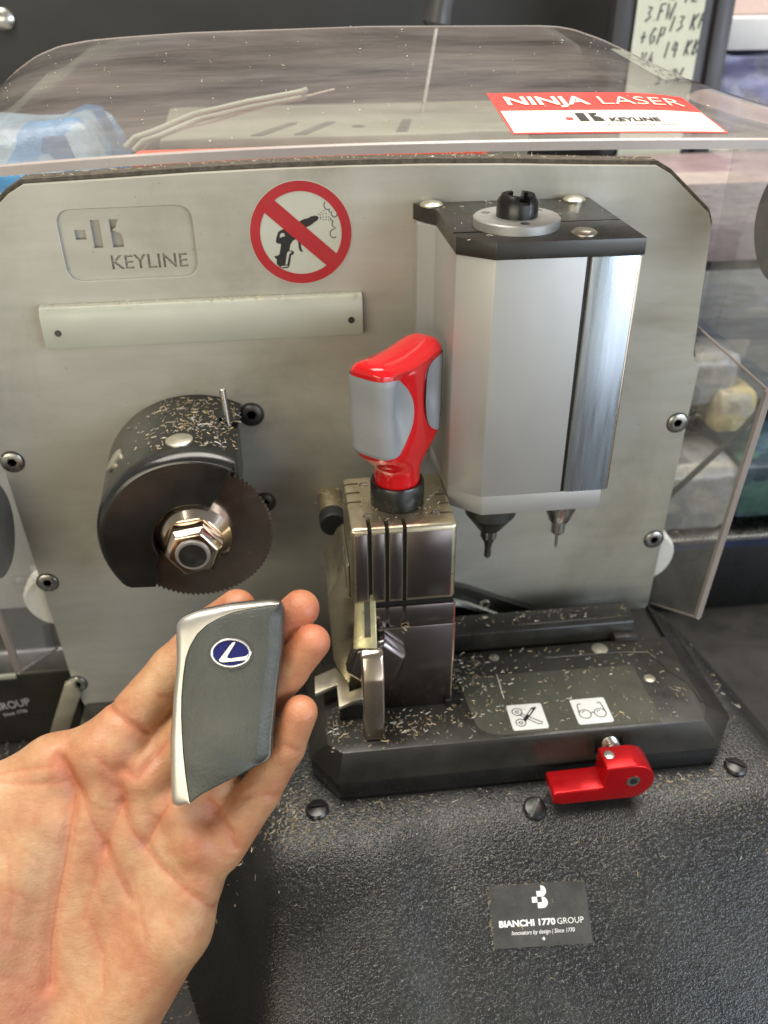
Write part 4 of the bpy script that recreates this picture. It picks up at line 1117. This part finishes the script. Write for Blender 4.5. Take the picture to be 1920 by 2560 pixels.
# badge
EF = FB; ec = (.24, 2.09)
ell = lambda a, b, n=48: [(ec[0] + a * math.cos(2 * math.pi * k / n), ec[1] + b * math.sin(2 * math.pi * k / n)) for k in range(n)]
badge = shape('badge', [ell(.70, .50)], FB, .40, .475, BLUE_ENAMEL, fob)
shape('badge_recess', [ell(.90, .66), ell(.80, .575)], FB, .405, .43, FOB_DARK, badge, bevel=.01)
shape('badge_ring', [ell(.80, .575), ell(.69, .485)], FB, .40, .53, SILVER, badge, bevel=.035)
Lm = [(.02, .40), (.18, .43), (-.18, -.17), (-.05, -.21), (.55, -.12), (.66, -.02), (.60, -.24), (.52, -.28), (-.30, -.36), (-.46, -.33), (-.50, -.27)]
Lm = [(ec[0] + x + .03, ec[1] + y * 1.02) for x, y in Lm]
shape('badge_letter', [round_poly(Lm, .04, 2)], FB, .47, .525, SILVER, badge, bevel=.012)

# ------------------------------------------------------------------ swarf
cv, cf, ct_ = [], [], []
def chip(p, n, L=.22, w=.034):
    w *= .85
    p = V(p); n = V(n).normalized(); x, y, n = basis(n, (0, 1, .2))
    a = random.uniform(0, 2 * math.pi); d = x * math.cos(a) + y * math.sin(a); s_ = n.cross(d)
    L *= min(2.1, math.exp(random.gauss(-.25, .5))); w *= random.uniform(.5, 1.4)
    if random.random() < .18: L = w * random.uniform(.8, 1.6)
    bend = random.gauss(0, .38) * L; lift = [random.uniform(0, .05) for _ in range(3)]
    if random.random() < .12: lift[2] += random.uniform(.05, .15)
    b = len(cv)
    for k, t in enumerate((-.5, 0, .5)):
        q = p + d * (L * t) + s_ * (bend * (.25 - t * t) * 2) + n * (.015 + lift[k])
        cv.extend([q + s_ * w / 2, q - s_ * w / 2, q + n * w * .8])
    for k in (0, 3):
        for i, j in ((0, 1), (1, 2), (2, 0)): cf.append((b + k + i, b + k + j, b + k + 3 + j, b + k + 3 + i))
    cf.append((b, b + 2, b + 1)); cf.append((b + 6, b + 7, b + 8))
    r_ = random.random()
    tone = (.78, .70, .54) if r_ < .35 else (.76, .60, .32) if r_ < .72 else (.70, .50, .36) if r_ < .88 else (.85, .84, .8)
    f = random.uniform(.6, 1.1)
    ct_.extend([(tone[0] * f, tone[1] * f, tone[2] * f, 1)] * 9)
def gauss(c, s): return random.gauss(c, s)
for _ in range(46):
    v_ = random.uniform(-1.5, 1.45); p = on_label(-2.52 + random.gauss(0, .04), v_, 0); chip(p, deck_n(p.x, p.y), .14, .022)
for _ in range(34):
    v_ = random.uniform(-2.5, 2.5); p = on_label(v_, 1.46 + random.gauss(0, .03), 0); chip(p, deck_n(p.x, p.y), .12, .02)
UP = V((0, 0, 1))
def on_base(x, y):
    if -.35 < x < 20.3 and -11.7 < y < -5.0 and not (1.2 < x < 6.8 and y > -9.0):
        on_icon = abs(x - 10.52) < 1 and abs(y + 10.43) < .95 or abs(x - 14.1) < 1 and abs(y + 10.42) < .95
        if on_icon and random.random() < .9: return
        chip((x, y, 3.035 if x > 7.3 else 3.0), UP, .21, .03)
for _ in range(230): on_base(gauss(7.8, 1.6), gauss(-6.6, 1.5))
for _ in range(260): on_base(random.uniform(6.5, 20), random.uniform(-11.6, -5))
for _ in range(240): on_base(gauss(3.6, 2.0), gauss(-10.3, .8))
for _ in range(70): on_base(gauss(.3, .5), gauss(-10, .8))
for _ in range(90):
    x = random.uniform(6.8, 18.4); chip((x, random.uniform(-4.0, -3.0), 4.2), UP, .2, .03)
for _ in range(170):
    x = 6.9 + abs(gauss(0, 4)); 
    if x < 20: chip((x, random.uniform(-4.9, -4.5), 2.56), UP, .2, .03)
def on_deck(x, y, L=.2):
    if -1.4 < x < 22.5 and y > -12.3: return
    if 10.9 < x < 16.6 and y > -14.4: return
    z = deck_z(x, y)
    if z > -8.5: chip((x, y, z), deck_n(x, y), L, .03)
for _ in range(520): on_deck(gauss(-2.0, 1.1), gauss(-12.9, 1.1))
for _ in range(280): on_deck(gauss(1.5, 3.2), gauss(-13.2, .9))
for _ in range(220): on_deck(random.uniform(-4, 23), -12.4 - abs(gauss(0, 3.0)), .16)
for _ in range(110): on_deck(gauss(19.5, 2.2), gauss(-13.0, .7))
for _ in range(70): on_deck(gauss(23, .7), random.uniform(-9, -1))
for _ in range(60): on_deck(random.uniform(-4, 22), random.uniform(-23, -14), .12)
for _ in range(430):                                   # on the cutter hood
    a = gauss(84, 16); y = random.uniform(-5.3, -.3)
    if 60 < a < 138 and not (y < -4.1 and 85 < a < 101): p, n = on_hood(a, y); chip(p, n, .22, .034)
for _ in range(45): chip((random.uniform(6.5, 14), random.uniform(-7.2, -.3), 27.755), UP, .16, .03)
for _ in range(150):
    t = random.random(); chip((random.uniform(-12.8, 2.7), -.04 - .5 * t, 23.50 - .08 * t), (0, -.15, 1), .16, .03)
for _ in range(190):
    x = random.uniform(-13, 18); chip((x, random.uniform(.45, 1.4), 29.75 - .0021 * (x - cxp) ** 2), UP, .15, .03)
for _ in range(60):
    a = random.uniform(0, 6.28); r_ = random.uniform(1.3, 2.4); x, y = kc.x + r_ * math.cos(a), kc.y + r_ * math.sin(a)
    if 1.6 < x < 6.3 and -8.6 < y < -4.1: chip((x, y, 14.855), UP, .12, .024)
for _ in range(30): chip((gauss(.82, .4), random.uniform(-1.9, -.1), 12.08), UP, .14, .03)
for _ in range(14): chip((gauss(3.98, .15), -8.98, gauss(8.75, .12)), (0, -1, .3), .3, .03)
for _ in range(950): chip((gauss(-7.0, 1.6), random.uniform(-22, -10), -8.98), UP, .2, .035)
for _ in range(160): chip((gauss(-21, 2.2), gauss(1.0, 2.0), -8.98), UP, .2, .04)
for _ in range(170):
    x = random.uniform(-15, 22); t = random.random(); p = lid(x, t); chip(p + V((0, 0, .02)), UP, .06, .03)
me = bpy.data.meshes.new('metal_chips')
org = V((5, -10, 0))
me.from_pydata([tuple((v - org) * S) for v in cv], [], cf)
a_t = me.color_attributes.new('tone', 'FLOAT_COLOR', 'POINT')
a_t.data.foreach_set('color', np.array(ct_, np.float32).ravel())
ch = link_mesh('metal_chips', me, CHIPS, None); ch.location = org * S
tag(ch, 'fine brass and steel swarf scattered over the cutting machine', 'metal chips', kind='stuff')

# ------------------------------------------------------------------ bench and background
obj('bench', G().box((-90, -70, -12), (110, 42, -9.02)), BENCH, None, base=(0, 0, -9.02), kind='structure')
bb = obj('back_board', G().box((-70, 40, -9), (31, 42, 46)), BOARD, None, base=(0, 40, -9))
tag(bb, 'plain black board standing upright behind the machine', 'board')
obj('screw', G().lathe([(.85, 0), (.8, .2), (.45, .4), (0, .45)], (-22.0, 39.98, 34.0), (0, -1, 0), 24), STEEL, bb)
post = obj('upright_post', G().box((25.2, 30.0, -9), (28.0, 33, 46)).box((28.0, 30.4, -9), (33.2, 33, 46)).box((33.2, 30, -9), (34.6, 33, 46)), POST, None, bevel=.12, base=(29.9, 31.5, -9))
tag(post, 'dark upright post with a handwritten note taped on', 'post')
note_f = Fr((29.3, 29.85, 30), (1, 0, 0), (0, 0, 1))
def on_note(u, v, w=0): return note_f(u + .010 * v, v, w + .10 + .25 * math.sin(u * .5) ** 2 * .4 + (.5 * ((-v - 4) / 5) ** 2 if v < -4 else 0))
nt_ = obj('paper_note', G().grid(12, 20, lambda a, b: on_note(-2.65 + 5.3 * a, -8.5 + 16 * b)), PAPER, None, smooth=60, base=(29.3, 29.8, 21.5))
tag(nt_, 'handwritten pale paper list taped to the dark post', 'paper note')
PEN = {'1': [[(.3, 0), (.4, 1)]], '3': [[(.1, .95), (.6, .9), (.3, .55), (.65, .3), (.1, 0)]], '4': [[(.25, 1), (.05, .45), (.65, .5)], [(.5, .9), (.45, 0)]],
       '5': [[(.65, 1), (.2, .95), (.15, .55), (.6, .45), (.5, .05), (.05, 0)]], '2': [[(.1, .8), (.4, 1), (.6, .75), (.05, 0), (.7, .05)]], '.': [[(.2, .0), (.28, .05)]],
       'F': [[(.1, 0), (.2, 1), (.75, 1.05)], [(.15, .55), (.55, .6)]], 'W': [[(.05, 1), (.2, 0), (.45, .75), (.6, 0), (.9, 1.05)]], 'G': [[(.7, .85), (.4, 1), (.08, .5), (.35, 0), (.65, .2), (.65, .45), (.4, .45)]],
       'P': [[(.1, -.1), (.25, 1), (.65, .9), (.55, .5), (.2, .45)]], 'V': [[(.05, 1), (.3, 0), (.6, 1)]], 'A': [[(.0, 0), (.4, 1), (.65, 0)], [(.15, .4), (.6, .4)]],
       'K': [[(.15, 0), (.25, 1)], [(.75, 1), (.25, .5), (.7, 0)]], 'B': [[(.15, 0), (.25, 1), (.6, .85), (.3, .52), (.65, .25), (.15, 0)]], 'N': [[(.1, 0), (.2, 1), (.55, .05), (.75, 1.05)]],
       '+': [[(.05, .45), (.55, .5)], [(.3, .8), (.28, .15)]], ' ': []}
def handwrite(s_, u, v, h, slope=.08):
    b = base_of(nt_); g = G(); x = u
    for c in s_:
        for st_ in PEN[c]:
            pts = [(x + (px + .22 * py) * h * .62 + random.uniform(-.02, .02) * h, v + (x - u) * slope + py * h + random.uniform(-.03, .03) * h) for px, py in st_]
            for lp in stroke(pts, .13):
                vs = [g.bm.verts.new(on_note(p, q, .03)) for p, q in lp]; n_ = len(vs) // 2
                for k in range(n_ - 1): g.bm.faces.new((vs[k], vs[k + 1], vs[2 * n_ - 2 - k], vs[2 * n_ - 1 - k]))
        x += h * (.62 if c not in ' .' else .3)
    obj('handwriting', g, INK, nt_, smooth=0)
for s_, u, v, h in (('3.FW', -1.95, 3.75, 1.05), ('13 KF', .05, 3.05, 1.05), ('+GP', -2.1, 2.2, 1.1), ('14 KB', -.1, 1.3, 1.05), ('VA', -1.85, .75, .95), ('5 NW', -.35, -.55, .95), ('4', -1.2, 5.2, 1.0), ('12', .9, 5.0, 1.0), ('2', -.2, 5.2, .9), ('16', 0, -2.2, .9) if 0 else ('15', -.2, -2.4, .9)):
    handwrite(s_, u, v, h)
sd = thing('screwdriver', 'black handled screwdriver with thin steel shaft hanging behind the lid', 'screwdriver', (10.6, 22, 29))
A = V((9.3, 22, 28.7)); B = V((10.15, 22, 34.0)); C_ = V((10.95, 22, 39.5))
obj('shaft', G().cyl(A, B + (B - A) * .02, .14, 12), STEEL, sd)
d = (C_ - B)
obj('handle', G().lathe([(.75, 0), (1.0, .3), (.92, 1.2), (1.1, 3.0), (1.1, 5.0), (.8, 5.6)], B, d, 20), HANDLE, sd)
gb = thing('grey_case', 'flat grey green metal case behind the machine', 'case', (4, 20, -9))
obj('case_body', G().prism([(-7.8, 13), (10.0, 13), (11.5, 13.6), (14.6, 13), (16, 27), (-8.5, 27)], FLAT(), -9, 28.9), GREYGREEN, gb, bevel=.3)
obj('hole', G().lathe([(.42, 0), (.42, .02)], (4.3, 16.1, 28.9), (0, 0, 1), 18), INK, gb)
for x, y, L in ((-2.4, 13.4, 2.6), (.2, 13.4, 2.4), (6.4, 13.6, 1.2)):
    obj('strap', G().prism([(x, y), (x + .7, y), (x + L + .4, y + 4.6), (x + L - .2, y + 4.6)], FLAT(28.9), 0, .06), GREYGREEN_DARK, gb)
def lumpy(name, a, b, m, seed, amp, label, cat, n=14, lab=None):
    rnd = random.Random(seed); a, b = V(a), V(b); c = (a + b) / 2; h = (b - a) / 2
    g = G(); bmesh.ops.create_icosphere(g.bm, subdivisions=4, radius=1)
    ph = [rnd.uniform(0, 6.28) for _ in range(9)]; fq = [rnd.uniform(2, 6) for _ in range(9)]
    for v in g.bm.verts:
        p = v.co.copy(); q = V([math.copysign(abs(t) ** .38, t) for t in p]); q *= 1
        k = sum(math.sin(fq[i] * (p.x if i % 3 == 0 else p.y if i % 3 == 1 else p.z) * (1 + i * .35) + ph[i]) for i in range(9)) / 9
        k2 = abs(math.sin(7 * p.x + 5 * p.z + ph[0]) * math.cos(6 * p.y - 4 * p.z + ph[1]))
        q *= 1 + amp * (k + k2 * .5)
        v.co = V((c.x + q.x * h.x, c.y + q.y * h.y, c.z + q.z * h.z))
    o = obj(name, g, m, None, smooth=55, base=(c.x, c.y, a.z))
    return tag(o, label, cat)
lumpy('blue_bag', (-23, 10, -9), (-9.6, 22, 29.3), BLUE_BAG, 3, .10, 'crumpled blue plastic bag behind the machine at the left', 'bag')
lumpy('pale_bag', (-33, 22, -9), (-16, 34, 27), CLEARBAG, 5, .12, 'crumpled pale plastic bag behind the blue bag', 'bag')
cb = [(-9.6, 12, 28.7), (-9.0, 12, 29.2), (-7.9, 12, 29.5), (-5.5, 12, 30.35), (-2.3, 12, 30.95), (.7, 12, 31.4)]
o = obj('clear_hose', G().tube([V(p) for p in cb] + [V((.95, 12.4, 31.45)), V((.8, 12.8, 31.35))] + [V(p) + V((.3, .9, -.35)) for p in cb[::-1]], .17, 10), CABLE, None, base=(-4, 12, 30)); tag(o, 'pale flexible hose looped behind the clear lid', 'hose')
o = obj('white_wire', G().tube([(-9.0, 13, 28.2), (-8.3, 13, 28.8), (-6.7, 13, 29.4), (-4.7, 13, 29.75), (-1.7, 13, 30.5), (2.7, 13, 31.4)], .06, 8), WIRE, None, base=(-3, 13, 29)); tag(o, 'thin white wire running below the pale hose', 'wire')
# shelves and stock at the right
shf = thing('shelf_unit', 'grey shelf unit with pale front rails at the right background', 'shelf', (44, 40, -9))
obj('shelf_board', G().box((34.8, 36, 31.2), (70, 60, 33.6)), SHELF_GREY, shf, bevel=.15)
obj('shelf_board', G().box((31, 24, 14.0), (70, 60, 15.0)), SHELF_GREY, shf, bevel=.15)
obj('shelf_board', G().box((29.0, 21.4, -.2), (70, 60, 1.2)), BLACK_PAINT, shf, bevel=.15)
obj('shelf_back', G().box((34.9, 58, -9), (70, 59, 46)), MAUVE, shf)
o = obj('card_box', G().box((38, 40, 33.62), (48, 52, 44)), CARD, None, bevel=.2, base=(43, 46, 33.6)); tag(o, 'pinkish card box on the top shelf', 'box')
lumpy('violet_bag', (35.5, 37, 20), (46, 50, 30.8), PURPLE, 11, .14, 'crumpled blue violet bag under the upper shelf', 'bag')
lumpy('clear_bag', (31.5, 30, 15.1), (50, 40, 24.5), CLEARBAG, 13, .16, 'crumpled clear plastic bag on the middle shelf', 'bag')
o = obj('mauve_box', G().box((25.6, 17, 19.0), (42, 28, 24.6)), MAUVE, None, bevel=.25, base=(33, 22, 19)); tag(o, 'dull mauve box seen through the clear side panel', 'box')
o = obj('storage_box', G().box((28.6, 20, 6.2), (44, 34, 17.5)), STOCK, None, bevel=.3, base=(36, 27, 6.2)); tag(o, 'plain light grey storage box behind the right side shield', 'box')
lumpy('pale_pouch', (27.6, 15, 8.2), (33.2, 20, 12.5), CLEARBAG, 17, .07, 'pale plastic pouch beside the yellow packet', 'pouch')
lumpy('yellow_packet', (31.3, 14, 6.3), (34.6, 18, 9.8), YELLOW, 19, .05, 'yellow packet behind the right side shield', 'packet')
lumpy('grey_sack', (25.5, 12, -1.5), (33.6, 18, 4.6), CLEARBAG, 23, .06, 'grey plastic sack behind the lower right shield', 'sack')
o = obj('teal_box', G().box((33.6, 12, -.2), (52, 22, 4.4)), TEAL, None, bevel=.2, base=(42, 17, -.2)); tag(o, 'dark teal box on the low ledge at the right edge', 'box')
o = obj('low_ledge', G().box((26.5, 11.6, -9), (60, 24, -2.6)), BLACK_PAINT, None, bevel=.1, base=(44, 18, -9)); tag(o, 'low black ledge with a bright front edge at the right', 'ledge')
obj('ledge_trim', G().box((26.5, 11.3, -1.95), (60, 24, -1.5)), STEEL, o, bevel=.05)
obj('ledge_band', G().box((26.5, 11.4, -2.62), (60, 23.9, -1.96)), NAVY, o)
o = obj('black_cord', G().tube([V((32.6, 9, 12.2)), V((31.96, 9, 11.4)), V((30.55, 9, 9.32)), V((28.88, 9, 7.38)), V((27.16, 9, 5.38)), V((25.4, 9, 3.4)), V((24.6, 9.6, 2.0))], .22, 10), RUBBER, None, base=(28, 9, 2)); tag(o, 'black cord running diagonally behind the right side shield', 'cord')
# neighbouring machine and panel at the left
nm = thing('second_machine', 'dark cover of a second machine at the left edge', 'machine', (-25, 8, -9))
nb1 = obj('machine_cover', G().prism([(3.0, -9), (3.0, -2.65), (4.2, -1.6), (16, -1.6), (16, -9)][::-1], Fr((0, 0, 0), (0, 1, 0), (0, 0, 1)), -42, -16.9), BLACK_ANOD, nm, bevel=.25, seg=3)
obj('cover_rim', G().tube([(-42, 2.95, -2.9), (-20.6, 2.95, -2.75)], .22, 8), GREYGREEN, nm)
nf = Fr((-21.55, 2.98, -5.35), (1, 0, .14), (0, 0, 1))
text('GROUP', .95, nf, SHELF_GREY, nb1, w=.03, xs=.8, bold=-.01)
text('Since 1770', .42, nf, SHELF_GREY, nb1, v=-.75, w=.03, xs=.9)
gp = obj('partition', G().box((-40, 9, -9), (-17.2, 10, 26)), SHELF_GREY, None, bevel=.1, base=(-28, 9.5, -9)); tag(gp, 'plain grey partition beside the left side shield', 'partition')
leg = obj('side_rib', G().prism([(-15.95, -.6), (-16.5, -.9), (-18.2, -4.9), (-17.0, -4.9), (-15.7, -1.9)], WALL(-.4), -.3, .12), PLATED, machine, bevel=.05)
obj('lower_tray', G().box((-15.7, -9.5, -8.9), (-6.5, -.05, -2.95)), BLACK_ANOD, machine, bevel=.2)

# ------------------------------------------------------------------ light: a shop ceiling lamp, two added low front fills, room with brightened sides
def area(name, loc, target, sx, sy, power, color):
    L = bpy.data.lights.new(name, 'AREA'); L.shape = 'RECTANGLE'; L.size = sx * S; L.size_y = sy * S
    L.energy = power; L.color = color
    o = bpy.data.objects.new(name, L); COL.objects.link(o); o.location = V(loc) * S
    o.rotation_euler = (V(target) - V(loc)).to_track_quat('-Z', 'Y').to_euler()
    return o
area('ceiling_or_fill_lamp', (-80, -140, 48), (0, -6, 10), 130, 50, 10.5, (1.0, .91, .70))  # added warm fill, low in front, brightens the upright faces
area('ceiling_or_fill_lamp', (110, -110, 48), (8, -6, 10), 110, 45, 13.0, (.76, .87, 1.0))  # added cool fill, low at front right, brightens the plate
area('ceiling_or_fill_lamp', (0, 8, 160), (4, 0, 0), 210, 70, 60.0, (1.0, .95, .86))

w = bpy.data.worlds.new('World'); scene.world = w; w.use_nodes = True
nt = w.node_tree; bg = nt.nodes['Background']
tc = nt.nodes.new('ShaderNodeTexCoord'); sep = nt.nodes.new('ShaderNodeSeparateXYZ')
nt.links.new(tc.outputs['Generated'], sep.inputs[0])
zr = nt.nodes.new('ShaderNodeMapRange'); zr.inputs['From Min'].default_value = -1; zr.inputs['From Max'].default_value = 1
nt.links.new(sep.outputs['Z'], zr.inputs['Value'])
front = ramp(nt, zr.outputs['Result'], [(0, (.10, .08, .05)), (.20, (.16, .12, .08)), (.30, (.15, .105, .078)), (.37, (.24, .185, .14)), (.43, (.38, .375, .30)), (.5, (.36, .35, .28)), (.62, (.22, .21, .18)), (1, (.16, .15, .14))])
olive = ramp(nt, zr.outputs['Result'], [(0, (.30, .26, .14)), (.22, (1.0, .90, .52)), (.32, (.98, .84, .62)), (.43, (.44, .43, .34)), (.5, (.36, .35, .28)), (.64, (.22, .21, .18)), (1, (.16, .15, .14))])  # room glow raised at the left to brighten the plate
cool = ramp(nt, zr.outputs['Result'], [(0, (.40, .40, .39)), (.22, (1.25, 1.27, 1.32)), (.30, (1.05, 1.15, 1.28)), (.36, (1.75, 1.86, 2.0)), (.43, (2.2, 2.25, 2.35)), (.5, (.7, .7, .72)), (.62, (.25, .25, .26)), (1, (.16, .16, .16))])  # room glow raised at the right to brighten the plate
lf = nt.nodes.new('ShaderNodeMapRange'); lf.inputs['From Min'].default_value = -.10; lf.inputs['From Max'].default_value = -.30
nt.links.new(sep.outputs['X'], lf.inputs['Value'])
m0 = nt.nodes.new('ShaderNodeMixRGB'); nt.links.new(lf.outputs['Result'], m0.inputs['Fac'])
nt.links.new(front, m0.inputs['Color1']); nt.links.new(olive, m0.inputs['Color2'])
mx = nt.nodes.new('ShaderNodeMapRange'); mx.inputs['From Min'].default_value = .10; mx.inputs['From Max'].default_value = .36
nt.links.new(sep.outputs['X'], mx.inputs['Value'])
m1 = nt.nodes.new('ShaderNodeMixRGB'); nt.links.new(mx.outputs['Result'], m1.inputs['Fac'])
nt.links.new(m0.outputs['Color'], m1.inputs['Color1']); nt.links.new(cool, m1.inputs['Color2'])
mp = nt.nodes.new('ShaderNodeMapping'); mp.inputs['Scale'].default_value = (1.2, 1.2, 13)
nt.links.new(tc.outputs['Generated'], mp.inputs['Vector'])
band = ramp(nt, noise(nt, mp.outputs['Vector'], 1.3, 4, .6, .4), [(.30, (.16, .12, .13)), (.45, (.24, .185, .15)), (.55, (.30, .24, .25)), (.68, (.55, .55, .42))])
strip = ramp(nt, zr.outputs['Result'], [(.715, (0, 0, 0)), (.745, (.55, .57, .47)), (.765, (.45, .47, .40)), (.79, (0, 0, 0))])
bs_ = nt.nodes.new('ShaderNodeMixRGB'); bs_.blend_type = 'ADD'; bs_.inputs['Fac'].default_value = .8
nt.links.new(band, bs_.inputs['Color1']); nt.links.new(strip, bs_.inputs['Color2']); band = bs_.outputs['Color']
my = nt.nodes.new('ShaderNodeMapRange'); my.inputs['From Min'].default_value = 0; my.inputs['From Max'].default_value = .35
nt.links.new(sep.outputs['Y'], my.inputs['Value'])
m2 = nt.nodes.new('ShaderNodeMixRGB'); nt.links.new(my.outputs['Result'], m2.inputs['Fac'])
nt.links.new(m1.outputs['Color'], m2.inputs['Color1']); nt.links.new(band, m2.inputs['Color2'])
nt.links.new(m2.outputs['Color'], bg.inputs['Color'])
bg.inputs['Strength'].default_value = 1.0

# ------------------------------------------------------------------ camera
cam_d = bpy.data.cameras.new('camera'); camo = bpy.data.objects.new('camera', cam_d); COL.objects.link(camo)
cam_d.sensor_fit = 'HORIZONTAL'; cam_d.sensor_width = 36; cam_d.lens = 36 * 2186.4 / 1920
cam_d.clip_start = .01; cam_d.clip_end = 50
fw = V((.0937, .842, -.5312)).normalized(); rt = V((.9934, -.1145, -.0063)).normalized(); upv = rt.cross(fw)
camo.matrix_world = Matrix(((rt.x, upv.x, -fw.x, -.876 * S), (rt.y, upv.y, -fw.y, -43.5375 * S), (rt.z, upv.z, -fw.z, 37.6156 * S), (0, 0, 0, 1)))
cam_d.dof.use_dof = True; cam_d.dof.focus_distance = .375; cam_d.dof.aperture_fstop = 13
scene.camera = camo
scene.view_settings.view_transform = 'Standard'; scene.view_settings.look = 'None'; scene.view_settings.exposure = 0
scene.cycles.max_bounces = 10; scene.cycles.transparent_max_bounces = 12; scene.cycles.caustics_reflective = False
